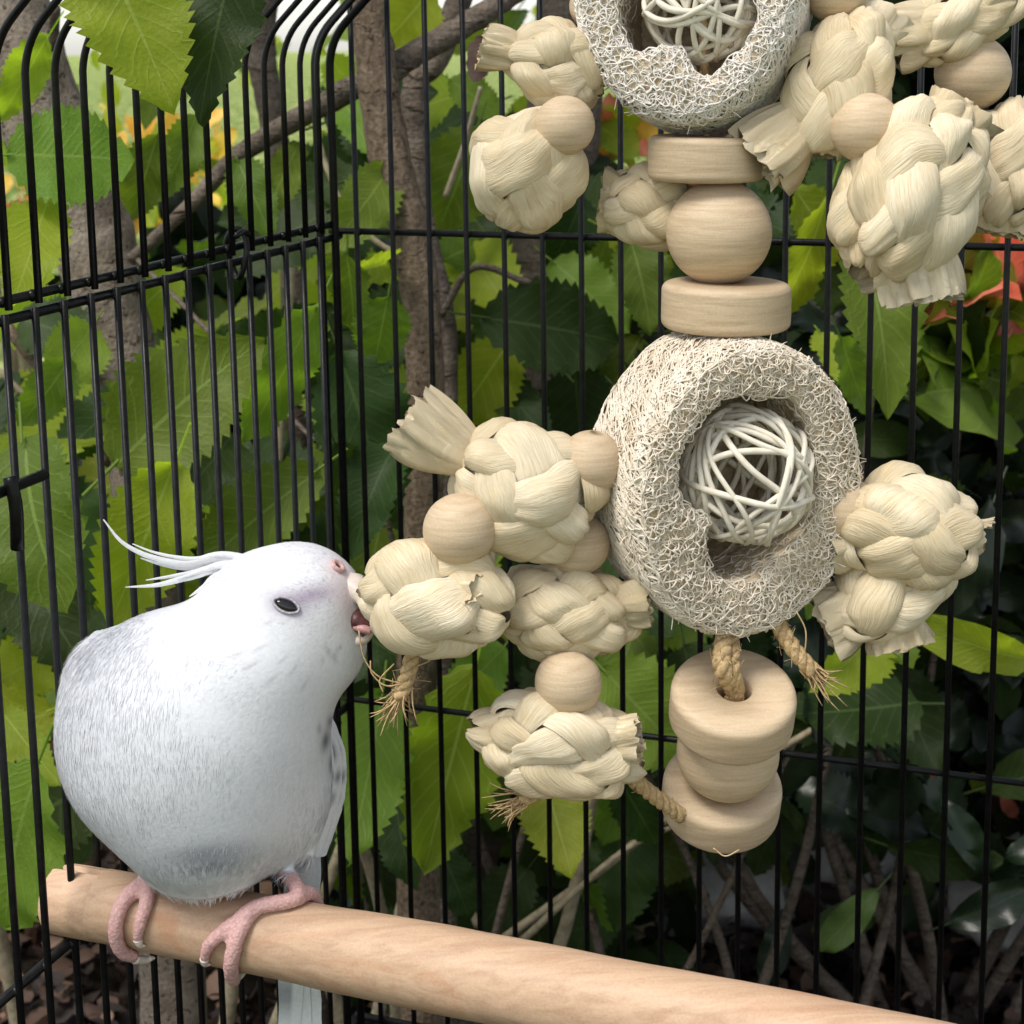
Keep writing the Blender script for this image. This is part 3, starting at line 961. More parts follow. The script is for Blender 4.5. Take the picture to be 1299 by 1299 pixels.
def wicker_ball(cx, cy, R, z, n, seed, parent=toy):
    rr = np.random.default_rng(seed)
    cen = P(cx, cy, z)
    root = empty('wicker_ball', cen, parent)
    for i in range(n):
        ax = norm(rr.normal(0, 1, 3))
        Bm = basis(ax, norm(rr.normal(0, 1, 3)))
        off = rr.uniform(-.45, .45)
        r = R * U * rr.uniform(.90, 1.0)
        m = 48
        t = np.linspace(0, 2 * math.pi, m, endpoint=False)
        lo = off + .12 * np.sin(2 * t + rr.uniform(0, 6)) + .06 * np.sin(3 * t + rr.uniform(0, 6))
        rad = np.sqrt(np.maximum(0.05, 1 - lo ** 2)) * (1 + .03 * np.sin(5 * t + i))
        q = cen + (np.stack([np.cos(t) * rad, np.sin(t) * rad, lo], 1) * r) @ Bm.T
        V, F, _ = tube(q, 3.8 * U * rr.uniform(.85, 1.15), 8, closed=True)
        mobj('rattan_strand', V, F, RATTAN, root)
    return root

hole1p = [(985, 498), (1008, 506), (1026, 535), (1036, 580), (1038, 620), (1030, 660), (1008, 690), (985, 712), (955, 735), (925, 741), (905, 731), (896, 708), (894, 682),
          (905, 658), (885, 650), (866, 640), (857, 615), (860, 585), (870, 560), (890, 530), (915, 508), (945, 500), (968, 508)]
luffa(917, 608, 158, 184, 150, math.radians(22), math.radians(10), hole1p, (950, 612), 21)
wicker_ball(946, 603, 88, ZT - 30 * U, 19, 5)
hole2p = [(940, -60), (962, -20), (962, 30), (945, 62), (922, 82), (905, 98), (888, 98), (874, 82), (862, 58), (845, 56), (822, 68), (800, 66), (785, 40), (782, 0), (800, -50), (850, -90), (900, -95)]
luffa(882, -18, 140, 182, 150, math.radians(-17), math.radians(-2), hole2p, (872, 5), 22)
wicker_ball(890, 8, 72, ZT - 32 * U, 18, 6)

# ------------------------------------------------------------------ cockatiel
ZB = proj(PP(perch_s(230), math.pi / 2))[2] - 0.002
UB = ZB / FPX
bird = empty('cockatiel', P(235, 1120, ZB))
tag(bird, 'white cockatiel with thin swept crest gripping the perch and biting a husk knot', 'bird')
def B3(px, py, dz=0.0):
    return P(px, py, ZB - dz * UB)

def ellipsoid(c, r, rot=0.0, seg=36, rings=22):
    """c (px,py,dz), r (rx,ry,rz) in px; rot in picture plane, degrees"""
    a = math.radians(rot)
    ex = RT * math.cos(a) + UP * math.sin(a); ey = -RT * math.sin(a) + UP * math.cos(a)
    th = np.linspace(.03, math.pi - .03, rings); ph = np.linspace(0, 2 * math.pi, seg, endpoint=False)
    cen = B3(*c)
    G = np.array([[cen + UB * (ex * r[0] * math.sin(t) * math.cos(p) + ey * r[1] * math.cos(t) - FW * r[2] * math.sin(t) * math.sin(p)) for p in ph] for t in th])
    V, F = grid(G, True)
    F += [tuple(range(seg - 1, -1, -1)), tuple((rings - 1) * seg + j for j in range(seg))]
    return V, F
body = MB()
for c, r, rot in (((243, 934, 0), (178, 168, 150), 0),
                  ((258, 914, 8), (168, 146, 148), 14),
                  ((266, 1036, 4), (124, 98, 118), 10),
                  ((150, 870, -30), (78, 78, 85), 25),
                  ((300, 855, 12), (140, 112, 138), 25),
                  ((352, 795, 20), (108, 104, 100), 0),
                  ((375, 765, 22), (88, 80, 88), 0),
                  ((408, 815, 25), (62, 74, 66), 10),
                  ((425, 762, 24), (42, 52, 46), 0),
                  ((428, 812, 26), (38, 48, 42), 0),
                  ((372, 985, -30), (58, 108, 80), 6),
                  ((380, 1040, -45), (30, 56, 50), -6)):
    body.add(*ellipsoid(c, r, rot))
# legs and toes
s1, s2 = perch_s(166), perch_s(300)
def toe(pts, r):
    body.add(*tube(spline(pts, 18), np.interp(np.linspace(0, 1, 18), np.linspace(0, 1, len(r)), np.array(r) * .88 * UB), 12)[:2])
def rd(d): return math.radians(d)
px1 = UB
toe([B3(190, 1075, 22), PP(s1 + 6 * UB, rd(82), 10 * UB), PP(s1 - 4 * UB, rd(52), 9 * UB)], [17, 14, 12])
toe([PP(s1 + 4 * UB, rd(75), 8 * UB), PP(s1 - 12 * UB, rd(42), 9 * UB), PP(s1 - 17 * UB, rd(5), 9 * UB), PP(s1 - 15 * UB, rd(-30), 9 * UB), PP(s1 - 5 * UB, rd(-58), 8 * UB)], [13, 12, 11.5, 11, 8.5])
toe([PP(s1 + 12 * UB, rd(75), 8 * UB), PP(s1 + 20 * UB, rd(44), 8 * UB), PP(s1 + 17 * UB, rd(16), 8 * UB), PP(s1 + 14 * UB, rd(-6), 7 * UB)], [12.5, 11, 9.5, 7])
toe([B3(352, 1090, -28), PP(s2 + 62 * UB, rd(92), 13 * UB), PP(s2 + 22 * UB, rd(66), 10 * UB), PP(s2 + 4 * UB, rd(48), 9 * UB)], [13, 11.5, 12, 13])
toe([PP(s2 + 10 * UB, rd(52), 8 * UB), PP(s2 - 14 * UB, rd(30), 8 * UB), PP(s2 - 34 * UB, rd(8), 8 * UB), PP(s2 - 44 * UB, rd(-16), 7 * UB)], [13, 11, 10, 7])
toe([PP(s2 + 10 * UB, rd(52), 8 * UB), PP(s2 + 4 * UB, rd(24), 9 * UB), PP(s2 - 4 * UB, rd(-12), 9 * UB), PP(s2 - 14 * UB, rd(-52), 9 * UB), PP(s2 - 18 * UB, rd(-70), 8 * UB)], [13, 12, 11.5, 11, 8])
for ss_, sh in ((s1, 6), (s2, 60)):      # hind toes behind the rod
    toe([PP(ss_ + sh * UB, rd(88), 10 * UB), PP(ss_ + (sh + 4) * UB, rd(125), 10 * UB), PP(ss_ + (sh + 6) * UB, rd(175), 9 * UB)], [12, 11, 8])
Vb = np.concatenate(body.V)
me = mesh_data('body_raw', Vb, body.F)
tmp = bpy.data.objects.new('tmp', me); COL.objects.link(tmp)
rm = tmp.modifiers.new('r', 'REMESH'); rm.mode = 'VOXEL'; rm.voxel_size = 0.00075
sm = tmp.modifiers.new('s', 'SMOOTH'); sm.factor = 0.5; sm.iterations = 6
dg = bpy.context.evaluated_depsgraph_get()
me2 = bpy.data.meshes.new_from_object(tmp.evaluated_get(dg))
bpy.data.objects.remove(tmp, do_unlink=True)
nv = len(me2.vertices)
V = np.empty(nv * 3); me2.vertices.foreach_get('co', V); V = V.reshape(-1, 3)
pxv, pyv, pzv = proj(V)
dzv = (ZB - pzv) / UB
# distance of each vertex from the perch axis tells toes from plumage
rel = V - PA; sax = rel @ EE; rad = np.linalg.norm(rel - np.outer(sax, EE), axis=1)
footmask = (rad < PRAD * 1.1 + 30 * UB) & (pyv > 1098)
ell = ((pxv - 243) / 178) ** 2 + ((pyv - 960) / 166) ** 2
plumb = (((pxv - 262) / 116) ** 2 + ((pyv - 1052) / 86) ** 2 < 1.0)
footmask &= ~(plumb & (pyv < 1128) & (dzv < 98) & (rad > PRAD + 20 * UB))
# smooth the plumage heavily, keep the feet crisp
ed = np.empty(len(me2.edges) * 2, dtype=np.int32); me2.edges.foreach_get('vertices', ed); ed = ed.reshape(-1, 2)
deg = np.bincount(ed.ravel(), minlength=nv)[:, None]
keep = footmask[:, None] | ((pyv > 1085) & (dzv < -10))[:, None]
for it in range(480):
    S_ = np.zeros_like(V)
    for k_ in range(3):
        S_[:, k_] = np.bincount(ed[:, 0], V[ed[:, 1], k_], nv) + np.bincount(ed[:, 1], V[ed[:, 0], k_], nv)
    ws_ = .6 if it < 130 else .6 * np.clip((pyv - 790) / 190, 0, 1)[:, None]
    V = np.where(keep, V, V + ws_ * (S_ / deg - V))
me2.vertices.foreach_set('co', V.ravel())
me2.update()
Nv = np.empty(nv * 3); me2.vertices.foreach_get('normal', Nv); Nv = Nv.reshape(-1, 3)
pxv, pyv, pzv = proj(V); dzv = (ZB - pzv) / UB
def gs(x, y, cx, cy, sx, sy, rot=0):
    a = math.radians(rot); dx = x - cx; dy = y - cy
    u = dx * math.cos(a) + dy * math.sin(a); v = -dx * math.sin(a) + dy * math.cos(a)
    return np.exp(-(u / sx) ** 2 - (v / sy) ** 2)
def plumage_colour(x, y, dz, V):
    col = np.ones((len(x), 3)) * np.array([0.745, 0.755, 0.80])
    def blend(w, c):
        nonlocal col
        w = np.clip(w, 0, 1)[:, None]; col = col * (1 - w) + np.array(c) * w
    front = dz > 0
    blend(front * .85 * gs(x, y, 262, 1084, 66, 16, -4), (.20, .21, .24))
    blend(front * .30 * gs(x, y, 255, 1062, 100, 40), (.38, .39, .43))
    blend(front * .8 * gs(x, y, 396, 755, 34, 13, -12), (.30, .23, .33))
    blend(front * .85 * gs(x, y, 365, 767, 27, 16, 15), (.28, .23, .31))
    blend(front * .55 * gs(x, y, 440, 752, 16, 40), (.74, .58, .58))
    blend(.6 * gs(x, y, 428, 720, 14, 14), (.72, .55, .55))
    for cx, cy, sx, sy, ro, w in ((416, 826, 3, 7, -20, .55), (424, 834, 3, 8, -15, .5), (409, 838, 2.5, 5, 0, .3), (431, 822, 3, 5, 20, .5), (318, 845, 12, 2.5, -30, .45), (345, 862, 12, 2.5, -40, .4), (372, 850, 12, 2, -55, .4), (330, 822, 10, 2, -25, .35), (300, 830, 12, 2, -20, .35), (358, 838, 11, 2, -45, .35), (340, 790, 8, 1.8, -20, .3), (386, 870, 10, 2, -60, .35)):
        blend(front * w * gs(x, y, cx, cy, sx, sy, ro), (.28, .27, .31))
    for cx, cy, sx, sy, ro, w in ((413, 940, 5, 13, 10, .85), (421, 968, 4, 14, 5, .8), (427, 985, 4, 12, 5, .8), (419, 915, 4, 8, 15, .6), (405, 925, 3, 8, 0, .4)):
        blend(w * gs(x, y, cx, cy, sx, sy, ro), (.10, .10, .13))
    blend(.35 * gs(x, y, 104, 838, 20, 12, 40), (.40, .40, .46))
    return col
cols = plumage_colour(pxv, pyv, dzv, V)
rel = V - PA; sax = rel @ EE; rad = np.linalg.norm(rel - np.outer(sax, EE), axis=1)
fw = np.clip((footmask.astype(float)), 0, 1)
for it in range(3):
    fw = .5 * fw + .5 * (np.bincount(ed[:, 0], fw[ed[:, 1]], nv) + np.bincount(ed[:, 1], fw[ed[:, 0]], nv)) / deg[:, 0]
pn = np.array([mnoise.noise(Vector(v * 900)) for v in V[fw > .01]]) if (fw > .01).any() else np.zeros(0)
pink = np.zeros((nv, 3)) + np.array([.64, .40, .38])
pink[fw > .01] *= (1 + .22 * pn)[:, None]
cols = cols * (1 - fw[:, None]) + pink * fw[:, None]
c0 = WPOS[bird.name]
Vl = V.copy()
# scaly skin on the toes
idx = np.where(fw > .5)[0]
for ii in idx:
    Vl[ii] += Nv[ii] * 0.00022 * mnoise.noise(Vector(V[ii] * 1100))
polys = [tuple(p.vertices) for p in me2.polygons]
bo = mobj('body', Vl, polys, PLUME, bird, col=cols)
bo.data.materials.append(mat_foot())
bo.data.polygons.foreach_set('material_index', [1 if fw[p[0]] > .5 else 0 for p in polys])
bpy.data.meshes.remove(me2)
tri = np.array([(p[0], p[1], p[2]) for p in polys] + [(p[0], p[2], p[3]) for p in polys if len(p) == 4])
bvh = BVHTree.FromPolygons([Vector(v) for v in V], [list(p) for p in polys])
def hit(px, py):
    d = Vector(norm(P(px, py, 1) - CAM))
    loc, nn, i, dist = bvh.ray_cast(Vector(CAM), d)
    if loc is None: return B3(px, py, 20), -FW
    return np.array(loc), np.array(nn)

# contour feathers: short tapered barbs lying along the body
NB = 36000
ar = np.linalg.norm(np.cross(V[tri[:, 1]] - V[tri[:, 0]], V[tri[:, 2]] - V[tri[:, 0]]), axis=1)
ar = ar * (1 - fw[tri[:, 0]].round())
ti = rng.choice(len(tri), NB, p=ar / ar.sum())
b1_, b2_ = rng.uniform(0, 1, NB), rng.uniform(0, 1, NB)
fl = b1_ + b2_ > 1; b1_[fl] = 1 - b1_[fl]; b2_[fl] = 1 - b2_[fl]
w0 = 1 - b1_ - b2_
pt = V[tri[ti, 0]] * w0[:, None] + V[tri[ti, 1]] * b1_[:, None] + V[tri[ti, 2]] * b2_[:, None]
nn = Nv[tri[ti, 0]] * w0[:, None] + Nv[tri[ti, 1]] * b1_[:, None] + Nv[tri[ti, 2]] * b2_[:, None]
nn /= np.linalg.norm(nn, axis=1)[:, None]
xp, yp, zp_ = proj(pt); dzp = (ZB - zp_) / UB
beak = B3(455, 765, 40)
fh = pt - beak; fh /= np.linalg.norm(fh, axis=1)[:, None]
tocen = (xp - 245) / 180
fb = -UP[None, :] * 1.0 + RT[None, :] * (-.25 * np.clip(tocen, -1, 1))[:, None]
dh = np.sqrt((xp - 400) ** 2 + (yp - 780) ** 2)
wh = np.clip((230 - dh) / 130, 0, 1)[:, None]
fl_ = fh * wh + fb * (1 - wh) + rng.normal(0, .13, (NB, 3))
fl_ -= nn * (fl_ * nn).sum(1)[:, None]
fl_ /= np.linalg.norm(fl_, axis=1)[:, None]
clump = np.array([mnoise.noise(Vector(p * 220)) for p in pt])
ln = (0.0048 - 0.0022 * wh[:, 0]) * rng.uniform(.7, 1.3, NB)
lift = (.020 + .035 * rng.uniform(0, 1, NB) + .02 * clump + .008 * wh[:, 0])
eye_d = np.sqrt(((xp - 363) / 26) ** 2 + ((yp - 768) / 18) ** 2)
ok = ~((eye_d < 1.0) & (dzp > 0)) & ~((np.hypot((xp - 428) / 10, (yp - 719) / 10) < 1)) & ~((xp > 432) & (yp > 735) & (yp < 815))
pt, nn, fl_, ln, lift = pt[ok], nn[ok], fl_[ok], ln[ok], lift[ok]
NB = len(pt)
sd_ = np.cross(nn, fl_)
wd = 0.00017 * rng.uniform(.7, 1.4, NB)
rows = []
for u_, wf in ((0, .8), (.5, 1.0), (1.0, .12)):
    cpt = pt + fl_ * (ln * u_)[:, None] + nn * (ln * (lift * u_ - .05 * u_ * u_) - .0003 * (1 - u_))[:, None]
    rows.append(cpt - sd_ * (wd * wf)[:, None]); rows.append(cpt + sd_ * (wd * wf)[:, None])
VB = np.stack(rows, 1).reshape(-1, 3)
base = np.arange(NB)[:, None] * 6
FB = np.concatenate([base + np.array([0, 2, 3, 1]), base + np.array([2, 4, 5, 3])])
xq, yq, zq = proj(pt)
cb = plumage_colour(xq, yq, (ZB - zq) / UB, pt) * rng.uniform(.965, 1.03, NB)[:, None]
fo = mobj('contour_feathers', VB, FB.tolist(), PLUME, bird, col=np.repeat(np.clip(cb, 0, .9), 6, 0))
fo['kind'] = 'stuff'
nrmv = np.repeat(nn + fl_ * .05, 6, 0); nrmv /= np.linalg.norm(nrmv, axis=1)[:, None]
fo.data.normals_split_custom_set_from_vertices(nrmv.tolist())

# eye
EYE = mat_simple('dark_eye', [(0.3, (0.006, 0.004, 0.005)), (0.7, (0.012, 0.009, 0.01))], 200, 0.06, 0, spec=0.6)
LID = mat_simple('grey_eyelid', [(0.3, (0.26, 0.23, 0.28)), (0.7, (0.55, 0.52, 0.58))], 1500, 0.6, 0.6, 0.0004)
SKIN = mat_simple('pink_skin', [(0.3, (0.52, 0.30, 0.29)), (0.7, (0.68, 0.48, 0.46))], 900, 0.5, 0.4)
HORN = mat_simple('pale_beak_horn', [(0.3, (0.62, 0.52, 0.47)), (0.7, (0.74, 0.66, 0.60))], 500, 0.35, 0.2)
MOUTH = mat_simple('dark_mouth', [(0.3, (0.035, 0.010, 0.010)), (0.7, (0.12, 0.045, 0.045))], 500, 0.4, 0.3)
TONGUE = mat_simple('pink_tongue', [(0.3, (0.42, 0.20, 0.20)), (0.7, (0.58, 0.33, 0.32))], 700, 0.35, 0.3)
def surf_frame(px, py, rot):
    c, nn_ = hit(px, py)
    a = math.radians(rot)
    ex = norm((RT * math.cos(a) + UP * math.sin(a)) - nn_ * ((RT * math.cos(a) + UP * math.sin(a)) @ nn_))
    return c, nn_, ex, np.cross(nn_, ex)
def dome(c, nn_, ex, ey, rx, ry, h, inset=0.0, n=28, m=7, pw=1.0):
    G = np.array([[c + ex * rx * UB * math.sin(t) * math.cos(p) + ey * ry * UB * math.sin(t) * math.sin(p) * (1 - .25 * abs(math.cos(p)) ** 3 * pw) + nn_ * (h * math.cos(t) - inset) * UB for p in np.linspace(0, 2 * math.pi, n, endpoint=False)] for t in np.linspace(.02, math.pi / 2 + .25, m)])
    V, F = grid(G, True); F.append(tuple(range(n - 1, -1, -1)))
    return V, F
c, n_, ex, ey = surf_frame(363, 768, -22)
eye = mobj('eye', *dome(c, n_, ex, ey, 14, 6.4, 3.6, -0.3), EYE, bird)
mb = MB()
for k_, (ro, wid) in enumerate(((16.5, 1.7),)):
    t = np.linspace(0, 2 * math.pi, 40, endpoint=False)
    q = np.array([c + ex * ro * UB * math.cos(x) + ey * (ro - 8.0) * UB * math.sin(x) * (1 - .2 * abs(math.cos(x)) ** 3) + n_ * (1.4 - 1.6 * k_) * UB for x in t])
    mb.add(*tube(q, wid * UB, 7, closed=True))
mb.obj('eyelid', LID, eye)
# nostril
c, n_, ex, ey = surf_frame(428, 719, 20)
q = np.array([c + (ex * 7.5 * math.cos(x) + ey * 7 * math.sin(x)) * UB + n_ * 1.0 * UB for x in np.linspace(0, 2 * math.pi, 24, endpoint=False)])
V_, F_, _ = tube(q, 3.4 * UB, 8, closed=True)
cere = mobj('cere', V_, F_, SKIN, bird)
mobj('nostril', *dome(c, n_, ex, ey, 5.5, 5.2, 1.6, 0.4), MOUTH, cere)
# beak: upper mandible hooks into the husk, lower mandible closes from below, mouth between
def horn(name, pts, rads, mat, flat=.8, parent=bird):
    V_, F_, _ = tube(spline(pts, 16), np.interp(np.linspace(0, 1, 16), np.linspace(0, 1, len(rads)), np.array(rads) * UB), 14, flat=flat)
    return mobj(name, V_, F_, mat, parent)
horn('upper_beak', [B3(426, 742, 26), B3(446, 744, 40), B3(464, 756, 50), B3(474, 776, 52), B3(474, 792, 50)], [16, 22, 18, 11, 3], HORN)
horn('lower_beak', [B3(436, 812, 44), B3(452, 812, 50), B3(464, 808, 52), B3(474, 800, 52)], [13, 12, 9, 3], HORN)
horn('mouth_lining', [B3(440, 778, 52), B3(452, 785, 54), B3(468, 796, 54)], [7, 16, 17], MOUTH)
horn('tongue', [B3(450, 795, 63), B3(460, 797, 67), B3(470, 800, 66)], [5, 7, 7], TONGUE)
# claws
for pts in ([PP(s1 - 6 * UB, rd(-54), 10 * UB), PP(s1 + 0 * UB, rd(-72), 10 * UB), PP(s1 + 8 * UB, rd(-76), 7 * UB), PP(s1 + 15 * UB, rd(-68), 5 * UB)],
            [PP(s1 + 14 * UB, rd(-4), 7 * UB), PP(s1 + 16 * UB, rd(-14), 6 * UB), PP(s1 + 21 * UB, rd(-17), 3 * UB)],
            [PP(s2 - 43 * UB, rd(-14), 7 * UB), PP(s2 - 45 * UB, rd(-26), 6 * UB), PP(s2 - 40 * UB, rd(-31), 3 * UB)],
            [PP(s2 - 18 * UB, rd(-68), 8 * UB), PP(s2 - 17 * UB, rd(-82), 7 * UB), PP(s2 - 12 * UB, rd(-90), 4 * UB)]):
    horn('claw', pts, [6, 5, 3, .8], HORN, 1.0)
# crest
def feather(name, pts, widths, parent=bird, thick=.22, col=(.80, .80, .83), tipcol=None, up=None, barb=True):
    """flat tapering feather with a raised shaft and a ragged vane"""
    m = 34
    q = spline(pts, m)
    T, A, B_ = frames(q)
    w = np.interp(np.linspace(0, 1, m), np.linspace(0, 1, len(widths)), widths) * UB
    nw = 7
    G = np.zeros((m, nw, 3)); C = np.zeros((m, nw, 3))
    se = rng.uniform(0, 50)
    for i_ in range(m):
        nz = -FW if up is None else up
        sd = norm(np.cross(T[i_], nz)); nz = np.cross(sd, T[i_])
        for j_ in range(nw):
            x = j_ / (nw - 1) * 2 - 1
            rag = 1 + .12 * mnoise.noise(Vector((i_ * .55, x * 2, se)))
            G[i_, j_] = q[i_] + sd * x * w[i_] * rag + nz * w[i_] * thick * (1 - abs(x) ** 1.4)
            cc = np.array(col)
            if tipcol is not None:
                f_ = tipcol[1](i_ / (m - 1), x)
                cc = cc * (1 - f_) + np.array(tipcol[0]) * f_
            C[i_, j_] = cc
    V1, F1 = grid(G)
    V2 = V1 - np.repeat(np.array([(-FW if up is None else up)]) * .0003, len(V1), 0)
    mb = MB(); mb.add(V1, F1, col=C.reshape(-1, 3)); mb.add(V2, [f[::-1] for f in F1], col=C.reshape(-1, 3))
    mb.add(*tube(q, np.linspace(1, .25, m) * w.max() * .12, 5)[:2], col=col)
    return mb.obj(name, PLUME, parent, color=True)
for pts, wd_ in (([(348, 720, 14), (290, 704, 22), (245, 709, 16), (200, 702, 12), (168, 690, 8)], [9, 7, 5, 3, 1]),
                 ([(340, 730, 16), (285, 718, 28), (240, 727, 20), (205, 733, 14), (185, 736, 10)], [9, 7, 5, 3, 1]),
                 ([(335, 738, 18), (282, 736, 36), (262, 752, 30), (248, 768, 24)], [9, 7, 4, 1]),
                 ([(350, 722, 12), (285, 706, 20), (235, 714, 14), (190, 706, 10), (155, 688, 8), (131, 659, 6)], [14, 12, 8, 6, 4, 1.2]),
                 ([(345, 735, 14), (280, 722, 30), (240, 732, 22), (200, 742, 16), (159, 745, 12)], [14, 11, 8, 5, 1]),
                 ([(345, 725, 10), (280, 712, 12), (240, 720, 4), (205, 716, 0), (178, 708, -4)], [12, 10, 7, 4, 1]),
                 ([(330, 735, 16), (280, 730, 34), (258, 745, 26), (240, 757, 20)], [12, 10, 6, 1]),
                 ([(335, 740, 18), (288, 734, 40), (270, 748, 34), (252, 760, 28)], [12, 9, 5, 1]),
                 ([(345, 728, 16), (290, 716, 36), (255, 724, 28), (225, 735, 22)], [12, 9, 6, 1])):
    feather('crest_feather', [B3(*p) for p in pts], [w_ * .55 for w_ in wd_])
# tail behind the perch, wing tip on the far flank
def tm(u_, x): return max(0.0, .75 * math.exp(-((u_ - .80) / .07) ** 2) * (1 if x > -.2 else .35))
for k_, (x0, x1, dzz) in enumerate(((384, 366, -84), (376, 384, -88), (390, 396, -92))):
    feather('tail_feather', [B3(x0, 1040, dzz + 10), B3(x0, 1110, dzz), B3((x0 + x1) / 2 - 4, 1210, dzz + 4), B3(x1, 1345, dzz + 14)], [18, 17, 16, 15], tipcol=((.12, .13, .15), tm), col=(.76, .78, .76))
def wm(u_, x): return max(0.0, .9 * math.exp(-((u_ - .30) / .07) ** 2 - ((x - .1) / .5) ** 2), .85 * math.exp(-((u_ - .48) / .05) ** 2 - ((x + .3) / .5) ** 2), .8 * math.exp(-((u_ - .62) / .05) ** 2 - ((x - .3) / .5) ** 2))
for k_, (xa, xb, dzz) in enumerate(((402, 396, -30), (410, 404, -42), (416, 410, -54))):
    feather('wing_feather', [B3(xa - 6, 900, dzz), B3(xa + 12, 960, dzz + 8), B3(xa + 10, 1020, dzz + 6), B3(xb, 1086, dzz - 4)], [10, 16, 16, 6], tipcol=((.10, .10, .13), wm), up=norm(RT * .8 - FW * .6))
# shoulder feathers on the near wing
for k_, (x0, y0, x1, y1) in enumerate(((128, 796, 92, 838), (118, 800, 84, 850), (108, 806, 78, 866), (140, 793, 100, 822))):
    feather('shoulder_feather', [B3(x0 + 10, y0 + 16, -12 - 6 * k_), B3((x0 + x1) / 2 + 4, (y0 + y1) / 2 + 4, 2 - 6 * k_), B3(x1 + 2, y1 + 4, -2 - 6 * k_)], [12, 11, 3], tipcol=((.36, .36, .42), lambda u_, x: .6 * u_ ** 3))

# ------------------------------------------------------------------ vegetation
def leaf_mesh(name, teeth=13, wid=.34, serr=.035, fold=.25, curl=.25, seed=0, tipx=1.5, basex=.62, mat=None):
    rr = np.random.default_rng(seed)
    rows = teeth * 2 + 1
    cols = [-1, -.5, -.02, .02, .5, 1] if False else [-1, -.52, 0, .52, 1]
    us = np.linspace(0, 1, rows)
    V = []; UVs = []
    mx = max((u ** basex) * (1 - u) ** (tipx * .62) for u in us)
    ph = rr.uniform(0, 6)
    for i, u in enumerate(us):
        w = wid * (u ** basex) * ((1 - u) ** (tipx * .62)) / mx
        tooth = serr * (1 if i % 2 else -.6) * min(1, 8 * u, 8 * (1 - u))
        for v in cols:
            hw = w + (tooth * wid * 2 if abs(v) == 1 else 0)
            adv = (-.012 if (i % 2 and abs(v) == 1) else 0)
            y = v * hw
            z = fold * abs(y) - curl * (u - .35) ** 2 + .035 * math.sin(u * 11 + ph + v * 2) * abs(v) + .02 * math.sin(u * 23 + ph * 2 - v) * abs(v) ** 2
            V.append((u + adv, y, z)); UVs.append((u, .5 + .5 * v))
    F = []
    nc = len(cols)
    for i in range(rows - 1):
        for j in range(nc - 1):
            F.append((i * nc + j, i * nc + j + 1, (i + 1) * nc + j + 1, (i + 1) * nc + j))
    # stalk
    n0 = len(V)
    for u, r in ((-.22, .012), (0.05, .012)):
        for k in range(3):
            a = 2 * math.pi * k / 3
            V.append((u, r * math.cos(a), r * math.sin(a) - (.05 if u < 0 else 0))); UVs.append((.02, .5))
    for k in range(3):
        F.append((n0 + k, n0 + (k + 1) % 3, n0 + 3 + (k + 1) % 3, n0 + 3 + k))
    me = mesh_data(name, np.array(V), F, np.array(UVs))
    return me

LM = {}
def get_leaf(kind, mat, var):
    key = (kind, mat.name, var)
    if key not in LM:
        if kind == 'serrated':
            me = leaf_mesh('leaf', 15, .33, .05, (.05, .22, .38, .15)[var % 4], (.15, .35, .5, -.1)[var % 4], var, 1.35, .60)
        elif kind == 'broad':
            me = leaf_mesh('leaf', 15, .40, .045, (.05, .2, .3, .12)[var % 4], (.2, .3, .45, .1)[var % 4], 10 + var, 1.15, .60)
        elif kind == 'smooth':
            me = leaf_mesh('leaf', 7, .20, .0, (.15, .35, .5, .25)[var % 4], (.15, .4, .6, .2)[var % 4], 20 + var, 1.0, .8)
        else:
            me = leaf_mesh('leaf', 6, .30, .03, (.1, .4, .7, -.3)[var % 4], (.3, .8, 1.0, -.5)[var % 4], 30 + var, 1.1, .6)
        me.materials.append(mat)
        LM[key] = me
    return LM[key]

def put_leaf(parent, base, tip, width_ratio, mat, kind='serrated', roll=0.0, face=None, var=None, name='leaf'):
    L = np.linalg.norm(tip - base)
    x = (tip - base) / L
    f = -FW if face is None else face
    f = norm(f - x * (f @ x))
    y = np.cross(f, x)
    ca, sa = math.cos(roll), math.sin(roll)
    z2 = f * ca + y * sa; y2 = np.cross(z2, x)
    me = get_leaf(kind, mat, random.randrange(4) if var is None else var)
    o = bpy.data.objects.new(name, me)
    COL.objects.link(o)
    o.parent = parent
    b = base - (WPOS[parent.name] if parent is not None else 0)
    wr = width_ratio
    o.matrix_local = Matrix(((x[0] * L, y2[0] * L * wr, z2[0] * L, b[0]), (x[1] * L, y2[1] * L * wr, z2[1] * L, b[1]), (x[2] * L, y2[2] * L * wr, z2[2] * L, b[2]), (0, 0, 0, 1)))
    return o

def limb(parent, name, pts, radii, mat, n=16, m=40, rough=.06, seed=0):
    q = spline(pts, m)
    r = np.interp(np.linspace(0, 1, m), np.linspace(0, 1, len(radii)), radii)
    V, F, _ = tube(q, r, n)
    for i in range(m):
        for j in range(n):
            k = i * n + j
            d = V[k] - q[i]
            f = fbm(V[k] * (2.2 / max(r[i], .004)) * .25 + seed) * rough * 1.6 + mnoise.noise(Vector(V[k] * (6 / max(r[i], .004)) * .25)) * rough * .5
            V[k] = q[i] + d * (1 + f)
    return mobj(name, V, F, mat, parent)

